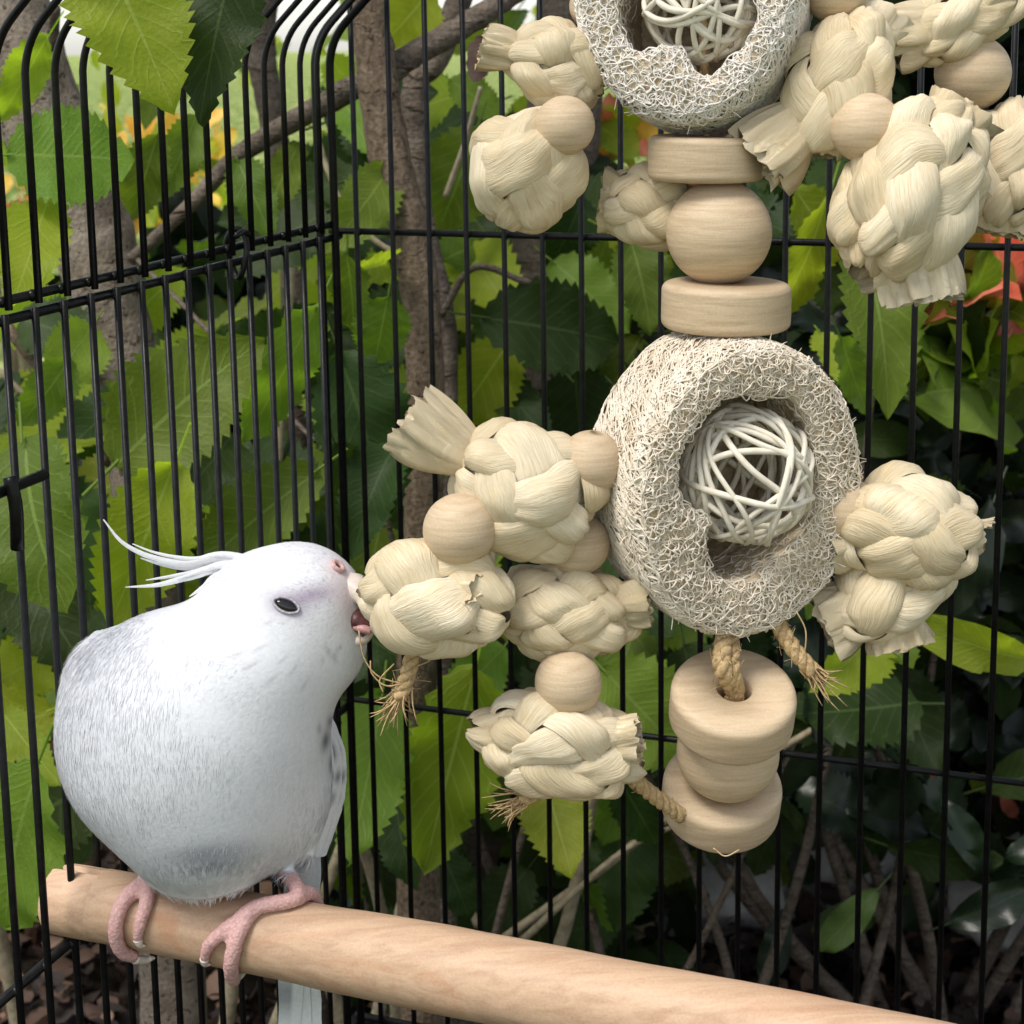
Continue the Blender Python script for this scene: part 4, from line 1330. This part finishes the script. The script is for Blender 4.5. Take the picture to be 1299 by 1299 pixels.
GZ = 0.0
def ground_below(p): return np.array([p[0], p[1], GZ - .02])
def tree(name, label, pts, radii, mat, seed, group='tree trunks behind the cage'):
    """pts in (px,py,depth); the stem is continued down to the soil"""
    Q = [P(*p) for p in pts]
    low = Q[-1]
    root_p = low + (Q[-1] - Q[-2]) * .3; root_p[2] = -.03
    Q.append(root_p)
    t = empty(name, root_p)
    tag(t, label, 'tree', group)
    limb(t, 'trunk', Q, list(radii) + [radii[-1] * 1.1], mat, 20, 70, .07, seed)
    return t
def Rm(px, z): return px * z / FPX
t1 = tree('speckled_tree', 'pale speckled trunk leaning behind the side bars of the cage', [(-30, -160, .98), (20, 60, .98), (105, 270, .98), (150, 430, .98), (185, 620, .98), (200, 900, .99)], [Rm(52, .98), Rm(56, .98), Rm(56, .98), Rm(44, .98), Rm(42, .98), Rm(42, .98)], BARK_P, 1)
t2 = tree('slim_tree', 'slim grey brown trunk beside the cage corner post', [(430, -200, .86), (468, 20, .86), (492, 190, .86), (528, 330, .86), (540, 520, .86), (533, 760, .87), (528, 1000, .88)], [Rm(24, .86), Rm(25, .86), Rm(27, .86), Rm(24, .86), Rm(24, .86), Rm(25, .86), Rm(27, .86)], BARK_G, 2)
t3 = tree('cherry_tree', 'dark cherry trunk with horizontal bark bands behind the toy', [(745, -220, 1.22), (722, 60, 1.22), (703, 260, 1.22), (690, 420, 1.22), (688, 560, 1.22), (640, 800, 1.22), (595, 1000, 1.22), (566, 1130, 1.22)], [Rm(44, 1.22), Rm(46, 1.22), Rm(50, 1.22), Rm(52, 1.22), Rm(55, 1.22), Rm(66, 1.22), Rm(62, 1.22), Rm(62, 1.22)], BARK_C, 3)
t4 = tree('thin_dark_tree', 'thin dark trunk right behind the slim grey trunk', [(640, -160, .98), (560, 60, .98), (527, 110, .98), (530, 260, .98), (562, 420, .98), (560, 640, .98), (558, 900, 1.0)], [Rm(15, .98), Rm(17, .98), Rm(17, .98), Rm(18, .98), Rm(17, .98), Rm(17, .98), Rm(17, .98)], BARK_C, 4)
t5 = tree('dark_sapling', 'dark brown sapling stem rising behind the curved cage shoulder', [(350, -120, 1.2), (330, 40, 1.2), (345, 150, 1.2), (370, 320, 1.2), (380, 700, 1.2)], [Rm(20, 1.2), Rm(20, 1.2), Rm(17, 1.2), Rm(16, 1.2), Rm(18, 1.2)], BARK_C, 5)
limb(t2, 'branch', [P(x, y, z) for x, y, z in ((470, 100, .872), (430, 122, .90), (370, 155, .93), (300, 200, .94), (240, 262, .95), (165, 330, .96))], [Rm(16, .9), Rm(16, .9), Rm(14, .9), Rm(13, .9), Rm(10, .9), Rm(8, .9)], BARK_C, 12, 40, .08, 8)
limb(t2, 'branch', [P(x, y, z) for x, y, z in ((470, 108, .875), (520, 72, .885), (580, 38, .89), (640, 0, .90), (720, -60, .92))], [Rm(18, .88), Rm(17, .88), Rm(16, .88), Rm(15, .88), Rm(13, .88)], BARK_C, 12, 36, .08, 9)
def twig(parent, pts, r, mat=TWIG, name='twig', seed=0):
    return limb(parent, name, [P(*p) for p in pts], [r, r * .8], mat, 7, 24, .10, seed)
twig(t1, [(30, 60, .97), (60, 90, .90), (70, 10, .86)], Rm(9, .9), BARK_C)
twig(t1, [(175, 330, .95), (245, 400, .90), (310, 470, .86), (400, 560, .82)], Rm(3.5, .9), BARK_C)
twig(t1, [(10, 415, .95), (45, 460, .95), (90, 510, .96), (140, 590, .97)], Rm(8, .95), BARK_G)
twig(t1, [(0, 470, .95), (40, 510, .95), (80, 545, .96), (150, 585, .98)], Rm(4, .95), TWIG)
twig(t2, [(520, 330, .88), (470, 300, .88), (425, 240, .88), (400, 160, .88)], Rm(4, .9), TWIG)
twig(t4, [(560, 400, .97), (600, 340, .95), (660, 355, .95), (700, 372, .97)], Rm(5, .95), BARK_C)
twig(t4, [(565, 250, .97), (590, 180, .96), (610, 110, .95)], Rm(4, .95), TWIG)
twig(t3, [(690, 540, 1.18), (660, 520, 1.12), (620, 545, 1.08), (560, 570, 1.05)], Rm(8, 1.1), BARK_C)

# big serrated leaves, each placed where the photograph shows it
shrubs = {
    'A': ('serrated_shrub', 'leafy bush with large serrated green leaves outside the side bars', P(120, 1150, .98)),
    'B': ('serrated_shrub', 'leafy bush with serrated green leaves around the slim trunk', P(470, 1150, 1.0)),
    'C': ('serrated_shrub', 'leafy bush with hanging bright green leaves below the braided knots', P(640, 1160, 1.05)),
    'D': ('broadleaf_shrub', 'bush with broad deep green leaves behind the lower luffa slice', P(930, 1130, 1.1)),
    'E': ('glossy_shrub', 'dark evergreen bush with red young shoots behind the right bars', P(1180, 1140, 1.25)),
}
SH = {}
for k, (nm, lb, pos) in shrubs.items():
    e_ = empty(nm, np.array([pos[0], pos[1], 0.0]))
    tag(e_, lb, 'shrub', 'bushes behind the cage')
    SH[k] = e_
M_ = {'m': L_MID, 'l': L_LIT, 'd': L_DARK, 'g': L_GLOSS, 'r': L_RED, 'b': L_BROWN, 'y': L_YEL}
HAND = [
    # shrub, base, tip, width px, depth, mat, kind, roll
    ('A', 8, 196, 172, 200, 128, .74, 'm', 'broad', .2), ('A', 62, 44, 2, 150, 56, .80, 'l', 'serrated', .3), ('A', 62, 250, 14, 396, 86, .72, 'l', 'serrated', .3),
    ('A', 142, 592, 326, 424, 150, .72, 'm', 'serrated', .1), ('A', 405, 385, 306, 575, 74, .76, 'm', 'serrated', .35), ('A', 26, 552, 62, 770, 158, .66, 'm', 'broad', -.2),
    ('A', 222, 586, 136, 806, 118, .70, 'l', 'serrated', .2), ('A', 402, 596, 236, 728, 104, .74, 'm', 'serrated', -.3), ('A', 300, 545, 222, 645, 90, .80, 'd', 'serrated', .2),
    ('A', 44, 975, -10, 1190, 150, .72, 'm', 'broad', -.4), ('A', 20, 700, 110, 860, 110, .78, 'd', 'serrated', .2), ('A', 0, 900, 70, 990, 50, .78, 'l', 'serrated', .5),
    ('A', 120, 410, 60, 500, 80, .84, 'm', 'serrated', .4), ('A', 90, 455, 25, 545, 64, .80, 'm', 'serrated', .5), ('A', 200, 170, 165, 285, 62, .82, 'm', 'serrated', .2),
    ('A', 250, 145, 205, 255, 54, .86, 'm', 'serrated', .3),
    ('A', 300, 200, 345, 300, 58, .90, 'm', 'serrated', .2), ('A', 380, 180, 330, 285, 48, .92, 'm', 'serrated', .4),
    ('B', 496, 212, 420, 318, 74, .84, 'm', 'serrated', .3), ('B', 440, 318, 452, 420, 66, .80, 'm', 'serrated', -.5), ('B', 492, 376, 474, 468, 72, .80, 'm', 'serrated', .2),
    ('B', 500, 330, 440, 350, 40, .82, 'l', 'serrated', .5), ('B', 430, 445, 500, 660, 124, .80, 'd', 'serrated', .3), ('B', 500, 560, 440, 700, 80, .78, 'd', 'serrated', -.3),
    ('B', 606, 160, 556, 302, 104, 1.00, 'm', 'serrated', .2), ('B', 588, 308, 650, 396, 88, 1.02, 'l', 'serrated', .1), ('B', 560, 330, 630, 300, 60, 1.04, 'm', 'serrated', .3),
    ('B', 612, 402, 796, 432, 116, .96, 'd', 'broad', .15), ('B', 648, 430, 572, 545, 92, 1.0, 'l', 'broad', .1), ('B', 700, 330, 800, 420, 84, 1.02, 'm', 'serrated', .3),
    ('B', 546, -12, 486, 60, 84, .94, 'l', 'serrated', .3), ('B', 432, 120, 470, 190, 50, .96, 'm', 'serrated', .2), ('B', 620, 470, 700, 560, 60, 1.0, 'd', 'serrated', .3),
    ('B', 590, 260, 640, 330, 60, 1.06, 'd', 'serrated', .1), ('B', 570, 100, 640, 150, 50, 1.08, 'm', 'serrated', .3), ('B', 740, 250, 700, 345, 70, 1.05, 'd', 'serrated', .3),
    ('B', 425, 560, 460, 690, 70, .80, 'd', 'serrated', .6), ('B', 470, 470, 420, 560, 60, .84, 'm', 'serrated', .5), ('B', 560, 540, 500, 640, 74, .90, 'd', 'broad', .2),
    ('C', 486, 876, 448, 1090, 104, .80, 'm', 'serrated', .3), ('C', 604, 842, 538, 1100, 124, .82, 'l', 'serrated', .1), ('C', 690, 986, 724, 1104, 88, .84, 'l', 'serrated', .1),
    ('C', 640, 820, 560, 905, 76, .86, 'm', 'serrated', .3), ('C', 500, 1010, 520, 1130, 60, .86, 'd', 'serrated', -.3), ('C', 440, 900, 430, 1010, 70, .86, 'm', 'serrated', .4),
    ('C', 780, 980, 840, 1080, 60, .95, 'd', 'serrated', .3), ('C', 560, 1080, 600, 1170, 54, .95, 'd', 'serrated', .3),
    ('D', 762, 846, 876, 968, 130, .84, 'm', 'broad', .2), ('D', 770, 700, 850, 800, 90, .90, 'd', 'broad', .2), ('D', 1054, 246, 986, 424, 62, .92, 'l', 'serrated', .3),
    ('D', 1010, 240, 1066, 330, 70, .95, 'l', 'serrated', .2), ('D', 1092, 296, 1142, 514, 104, .76, 'm', 'serrated', .15), ('D', 1066, 426, 1098, 526, 52, .84, 'm', 'serrated', .3),
    ('D', 1040, 420, 1072, 480, 44, .88, 'l', 'serrated', .2), ('D', 1118, 788, 1054, 872, 82, .80, 'l', 'broad', .1), ('D', 1112, 800, 1160, 852, 56, .82, 'm', 'serrated', .3),
    ('D', 1318, 842, 1166, 800, 60, .78, 'l', 'smooth', .1), ('D', 1036, 300, 1060, 400, 70, 1.0, 'd', 'serrated', .3), ('D', 930, 470, 1000, 560, 80, .95, 'd', 'broad', 0),
    ('D', 800, 300, 830, 420, 74, .98, 'm', 'serrated', .2), ('D', 770, 290, 850, 340, 60, 1.0, 'l', 'serrated', .3), ('D', 1060, 200, 1030, 300, 60, .98, 'd', 'serrated', .2),
    ('E', 1264, 630, 1176, 800, 84, .92, 'g', 'smooth', .3), ('E', 1190, 400, 1185, 465, 40, 1.0, 'm', 'smooth', .1), ('E', 1240, 460, 1300, 430, 44, 1.0, 'm', 'smooth', .3),
    ('E', 1225, 450, 1175, 500, 40, 1.0, 'd', 'smooth', .3), ('E', 1230, 470, 1160, 530, 40, 1.02, 'g', 'smooth', .5), ('E', 1270, 520, 1215, 500, 40, 1.02, 'm', 'smooth', .3),
    ('E', 1160, 565, 1205, 525, 40, 1.05, 'g', 'smooth', -.5), ('E', 1215, 545, 1160, 500, 40, 1.05, 'g', 'smooth', .2), ('E', 1236, 535, 1250, 490, 30, 1.0, 'm', 'smooth', .3),
]
for sh, x0, y0, x1, y1, wpx, z, m, kind, roll in HAND:
    dz = random.uniform(-.03, .03)
    b_, t_ = P(x0, y0, z + dz), P(x1, y1, z - dz)
    L = np.linalg.norm(t_ - b_)
    wr = (wpx * z / FPX) / (L * (.66 if kind == 'serrated' else .80 if kind == 'broad' else .40))
    put_leaf(SH[sh], b_, t_, wr, M_[m], kind, roll)
# red and orange young shoots
for _ in range(46):
    x, y = random.uniform(1160, 1310), random.uniform(300, 425)
    a = random.uniform(.2, math.pi - .2)
    l = random.uniform(45, 90)
    put_leaf(SH['E'], P(x, y, .98 + random.uniform(-.06, .1)), P(x + l * math.cos(a), y - l * math.sin(a), .98 + random.uniform(-.1, .05)), random.uniform(.7, 1.1), random.choice([L_RED, L_RED, L_LIT] if y < 385 else [L_LIT, L_MID, L_RED]), 'smooth', random.uniform(-.6, .6))
for _ in range(7):
    x, y = random.uniform(1140, 1290), random.uniform(1000, 1040)
    put_leaf(SH['E'], P(x, y, 1.3), P(x + random.uniform(-30, 10), y - 25, 1.28), .9, random.choice([L_RED, L_LIT]), 'smooth', .3)

for _ in range(26):
    x, y = random.uniform(1120, 1310), random.uniform(420, 520)
    a = random.uniform(-.6, math.pi + .6); l = random.uniform(45, 85)
    put_leaf(SH['E'], P(x, y, 1.0 + random.uniform(-.05, .1)), P(x + l * math.cos(a), y - l * math.sin(a), 1.0 + random.uniform(-.1, .1)), random.uniform(.8, 1.2), random.choice([L_LIT, L_MID, L_MID, L_DARK]), 'smooth', random.uniform(-.6, .6))
# filling leaves of each bush, deeper than the placed ones
def fill(sh, n, xr, yr, zr, mats, kind, sz, wr=(.8, 1.15), droop=True):
    cnt = 0
    while cnt < n:
        x, y, z = random.uniform(*xr), random.uniform(*yr), random.uniform(*zr)
        L = random.uniform(*sz)
        b_ = P(x, y, z)
        if b_[2] < .08: continue
        d = norm(np.array([random.gauss(0, 1), random.gauss(0, .6) - .3, random.gauss(-.55 if droop else .3, .6)]))
        face = norm(np.array([random.gauss(0, .5), -1.0, .9 + random.gauss(0, .5)]))
        if abs(face @ d) > .92: continue
        put_leaf(SH[sh], b_, b_ + d * L, random.uniform(*wr), random.choice(mats), kind, random.gauss(0, .3), face)
        cnt += 1
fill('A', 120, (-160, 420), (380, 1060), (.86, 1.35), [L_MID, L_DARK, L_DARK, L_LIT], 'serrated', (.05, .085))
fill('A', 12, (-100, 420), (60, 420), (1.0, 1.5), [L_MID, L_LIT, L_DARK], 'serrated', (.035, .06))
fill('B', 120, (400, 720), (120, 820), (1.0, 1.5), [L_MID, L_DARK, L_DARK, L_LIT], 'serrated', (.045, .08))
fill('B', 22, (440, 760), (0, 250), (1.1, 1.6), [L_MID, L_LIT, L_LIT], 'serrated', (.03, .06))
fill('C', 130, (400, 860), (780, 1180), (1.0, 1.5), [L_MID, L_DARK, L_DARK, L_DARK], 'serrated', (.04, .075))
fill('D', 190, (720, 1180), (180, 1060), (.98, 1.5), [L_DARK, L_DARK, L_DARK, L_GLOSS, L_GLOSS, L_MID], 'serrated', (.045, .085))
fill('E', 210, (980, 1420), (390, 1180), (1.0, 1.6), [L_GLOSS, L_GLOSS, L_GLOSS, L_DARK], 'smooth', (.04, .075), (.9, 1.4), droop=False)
# stems of the bushes
rs = random.Random(5)
def stems(sh, n, spread, h, mat, r=.006):
    o = WPOS[SH[sh].name]
    for i in range(n):
        a = rs.uniform(0, 2 * math.pi)
        top = o + np.array([math.cos(a) * spread * rs.uniform(.3, 1), math.sin(a) * spread * .6 * rs.uniform(.3, 1), h * rs.uniform(.7, 1.05)])
        mid = (o + top) / 2 + np.array([rs.uniform(-.05, .05), rs.uniform(-.05, .05), -.04])
        limb(SH[sh], 'stem', [o + np.array([rs.uniform(-.05, .05), rs.uniform(-.05, .05), -.02]), mid, top], [r, r * .7, r * .35], mat, 7, 18, .08, i)
stems('A', 4, .28, .62, TWIG); stems('B', 4, .2, .65, TWIG); stems('C', 3, .2, .42, BARK_C, .004); stems('D', 5, .3, .6, BARK_C, .0045); stems('E', 9, .38, .55, BARK_C, .006)
# pale bent sticks seen through the lower rails
def stick(label, pts, r):
    V_, F_, _ = tube(spline([P(*p) for p in pts], 24), np.linspace(r, r * .6, 24), 7)
    return tag(mobj('fallen_stick', V_, F_, TWIG), label, 'stick', 'bare sticks behind the cage')
stick('long pale stick leaning in the bush behind the spool', [(640, 1190, 1.0), (760, 1105, 1.0), (845, 1040, 1.0), (1000, 944, 1.0), (1090, 888, 1.0), (1122, 840, 1.0)], Rm(6, 1.0))
stick('paler forked stick under the dangling braided knot', [(655, 1200, .99), (720, 1140, .99), (790, 1080, .99), (850, 1050, .99)], Rm(5, 1.0))
stick('short curved stalk rising above the perch near the dark trunk', [(606, 1175, .98), (592, 1140, .98), (575, 1110, .98), (560, 1080, .98)], Rm(5, 1.0))

# twig with two leaves dipping into the cage at the upper left
sprig = empty('leafy_sprig', P(215, -160, .46))
tag(sprig, 'two large hanging serrated leaves in front of the curved cage bars', 'sprig')
limb(sprig, 'stem', [P(100, -330, .46), P(190, -210, .46), P(230, -120, .462), P(300, -60, .465)], [.0018, .0014], TWIG, 7, 20, .06, 3)
def big_leaf(x0, y0, x1, y1, wpx, z0, z1, mat, roll, var):
    b_, t_ = P(x0, y0, z0), P(x1, y1, z1)
    L = np.linalg.norm(t_ - b_)
    put_leaf(sprig, b_, t_, (wpx * (z0 + z1) / 2 / FPX) / (L * .66), mat, 'serrated', roll, var=var)
big_leaf(118, -90, 219, 126, 150, .462, .45, L_LIT, .25, 1)
big_leaf(304, -85, 247, 153, 112, .474, .466, L_DARK, -.25, 0)
# brown curled leaf
put_leaf(SH['B'], P(628, 40, .80), P(596, 104, .80), .9, L_BROWN, 'dry', .4)

# red-flowering and yellow bushes further off on the lawn, glimpsed between the trunks
def far_bush(name, label, x, y, z, rad, n, mats, cat='shrub', size=(.025, .045)):
    if z > 2: size = (.05, .09)
    p0 = P(x, y, z); o = empty(name, np.array([p0[0], p0[1], 0])); tag(o, label, cat, 'flowering bushes on the lawn')
    for i in range(n):
        d = norm(rng.normal(0, 1, 3)); c_ = p0 + d * rad * rng.uniform(.4, 1) * np.array([1, 1, .8])
        if c_[2] < .03: continue
        dr = norm(d + rng.normal(0, .6, 3)); put_leaf(o, c_, c_ + dr * random.uniform(*size), random.uniform(.9, 1.4), random.choice(mats), 'smooth', random.uniform(-1, 1), norm(np.array([0, -1, .6]) + rng.normal(0, .4, 3)))
    for i in range(4):
        limb(o, 'stem', [np.array([p0[0], p0[1], -.02]) + rng.normal(0, .03, 3) * [1, 1, 0], p0 + rng.normal(0, rad * .4, 3)], [.012, .006], TWIG, 6, 10, .05, i)
far_bush('yellow_bush', 'sunny yellow bush glimpsed beyond the speckled trunk', 205, 218, 3.4, .12, 110, [L_YEL, L_YEL, L_LIT])
far_bush('yellow_bush', 'yellow orange bush at the edge of view past the side bars', 6, 240, 3.4, .12, 80, [L_YEL, L_RED])
far_bush('orange_bush', 'orange red flowering bush glimpsed beside the upper wooden disc', 806, 200, 1.3, .05, 80, [L_RED, L_RED, L_LIT, L_YEL])
far_bush('yellow_bush', 'small yellow bush low behind the slim trunk', 785, 318, 1.4, .03, 26, [L_YEL, L_LIT])

# far hedge closing the view, its deep shade put into dark leaf colours
def foliage_mass(name, label, x0, x1, y0, y1, z0, z1, n, mats, size, flat=False):
    mb = {m.name: MB() for m in mats}
    base = leaf_mesh('tmp_leaf', 3, .30, .02, .2, .3, 3, 1.1, .7)
    bv = np.empty(len(base.vertices) * 3); base.vertices.foreach_get('co', bv); bv = bv.reshape(-1, 3)[:35]
    bf = [tuple(p.vertices) for p in base.polygons][:24]
    buv = np.array([(0, 0)] * 35, float)
    for r_ in range(7):
        for c__ in range(5): buv[r_ * 5 + c__] = (r_ / 6, c__ / 4)
    for i in range(n):
        c_ = np.array([rng.uniform(x0, x1), rng.uniform(y0, y1), rng.uniform(z0, z1)])
        d = norm(rng.normal(0, 1, 3) + np.array([0, 0, -.3])); f = norm(np.array([0, -.7, .8]) + rng.normal(0, .5, 3))
        if flat: d = norm(d * np.array([1, 1, .35])); f = norm(np.array([0, 0, 1.0]) + rng.normal(0, .55, 3))
        f = norm(f - d * (f @ d)); y_ = np.cross(f, d)
        L = rng.uniform(*size)
        V_ = c_ + L * (bv[:, :1] * d + bv[:, 1:2] * y_ + bv[:, 2:3] * f)
        mb[mats[rng.integers(len(mats))].name].add(V_, bf, buv)
    bpy.data.meshes.remove(base)
    return mb
def mass_object(name, label, cat, parent, mb, mats):
    V_ = []; F_ = []; UV_ = []; MI = []; n0 = 0
    for k, m in enumerate(mats):
        b_ = mb[m.name]
        if not b_.n: continue
        V_.append(np.concatenate(b_.V)); UV_.append(np.concatenate(b_.UV)); F_ += [tuple(i + n0 for i in f) for f in b_.F]; MI += [k] * len(b_.F); n0 += b_.n
    o = mobj(name, np.concatenate(V_), F_, mats[0], parent, np.concatenate(UV_))
    for m in mats[1:]: o.data.materials.append(m)
    o.data.polygons.foreach_set('material_index', MI)
    o['kind'] = 'stuff'
    if label: o['label'] = label; o['category'] = cat
    return o
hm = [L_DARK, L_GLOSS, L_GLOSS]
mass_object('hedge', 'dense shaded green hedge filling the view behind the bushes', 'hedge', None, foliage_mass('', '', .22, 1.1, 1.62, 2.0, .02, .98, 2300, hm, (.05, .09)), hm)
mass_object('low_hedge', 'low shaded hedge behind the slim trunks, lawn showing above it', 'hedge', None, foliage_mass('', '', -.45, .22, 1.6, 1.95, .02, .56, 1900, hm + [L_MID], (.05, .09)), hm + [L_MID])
hm2 = [L_MID, L_LIT]
mass_object('ground_cover', 'low bright green ground cover beyond the speckled trunk', 'plants', None, foliage_mass('', '', -1.4, -.2, 1.7, 3.0, .0, .16, 2200, hm2, (.05, .09)), hm2)
hm3 = [L_LIT, L_MID]
mass_object('distant_foliage', 'far sunlit leaves hanging beyond the lawn edge', 'foliage', None, foliage_mass('', '', -2.6, 1.8, 5.0, 8.0, .62, 2.2, 900, hm3, (.07, .12)), hm3)
em = [L_GLOSS, L_DARK]
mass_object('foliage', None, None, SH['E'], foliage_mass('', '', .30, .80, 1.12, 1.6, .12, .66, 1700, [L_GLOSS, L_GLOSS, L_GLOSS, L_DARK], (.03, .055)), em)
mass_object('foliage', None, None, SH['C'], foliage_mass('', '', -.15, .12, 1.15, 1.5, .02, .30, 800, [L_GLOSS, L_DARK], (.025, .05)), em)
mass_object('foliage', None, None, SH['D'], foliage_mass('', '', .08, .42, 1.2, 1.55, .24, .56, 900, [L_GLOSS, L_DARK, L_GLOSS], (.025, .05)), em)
# unseen tree crowns, added overhead to shade the background
for t_, (cx_, cy_) in ((t1, (-.55, 1.25)), (t2, (-.05, 1.3)), (t3, (.35, 1.6))):
    mb_ = foliage_mass('', '', cx_ - .5, cx_ + .55, cy_ - .35, cy_ + .5, 1.25, 1.75, 700, [L_MID, L_DARK], (.07, .11))
    mass_object('shade_crown', None, None, t_, mb_, [L_MID, L_DARK])

# leaf litter on the soil
L_B2 = mat_leaf('tan_dry_leaf', (0.13, 0.085, 0.05), (0.30, 0.21, 0.13), (0.3, 0.22, 0.15), rough=0.8, trans=0.1, tcol=(1, .8, .6))
L_B3 = mat_leaf('blackened_leaf', (0.012, 0.009, 0.007), (0.035, 0.024, 0.018), (0.04, 0.03, 0.02), rough=0.7, trans=0.05, tcol=(1, .8, .6))
lm_ = [L_BROWN, L_B2, L_B3]
mb_ = foliage_mass('', '', -.75, 1.0, .98, 2.0, .002, .04, 13000, [L_BROWN, L_B3, L_B3, L_B3, L_BROWN, L_B2], (.010, .034), flat=True)
mass_object('leaf_litter', 'brown dry leaf litter covering the soil under the bushes', 'leaf litter', None, mb_, lm_)
# pale rock behind the right bush
def rock(name, label, px, py, z, r, seed):
    cen = P(px, py, z); cen[2] = max(cen[2], .02)
    th = np.linspace(.02, math.pi - .02, 18); ph = np.linspace(0, 2 * math.pi, 28, endpoint=False)
    G = np.zeros((18, 28, 3))
    for i, t in enumerate(th):
        for j, p in enumerate(ph):
            d = np.array([math.sin(t) * math.cos(p), math.sin(t) * math.sin(p), math.cos(t)])
            G[i, j] = cen + d * np.array(r) * (1 + .35 * fbm(d * 1.6 + seed, 4))
    V_, F_ = grid(G, True); F_ += [tuple(range(27, -1, -1)), tuple(17 * 28 + j for j in range(28))]
    return tag(mobj(name, V_, F_, ROCK), label, 'rock', 'pale rocks behind the bush')
ROCK = mat_simple('grey_rock', [(0.3, (0.30, 0.29, 0.28)), (0.7, (0.56, 0.55, 0.53))], 30, 0.9, 0.8, 0.01, detail=8)
rock('garden_rock', 'pale grey rock behind the bush right of the hanging spool', 905, 1112, 1.47, (.075, .06, .055), 2)
rock('garden_rock', 'small pale rock beside the evergreen bush stems', 1275, 1135, 1.38, (.05, .05, .045), 5)
rock('garden_rock', 'flat pale rock between the two leafy bushes below the rail', 1010, 1095, 1.52, (.08, .06, .06), 9)
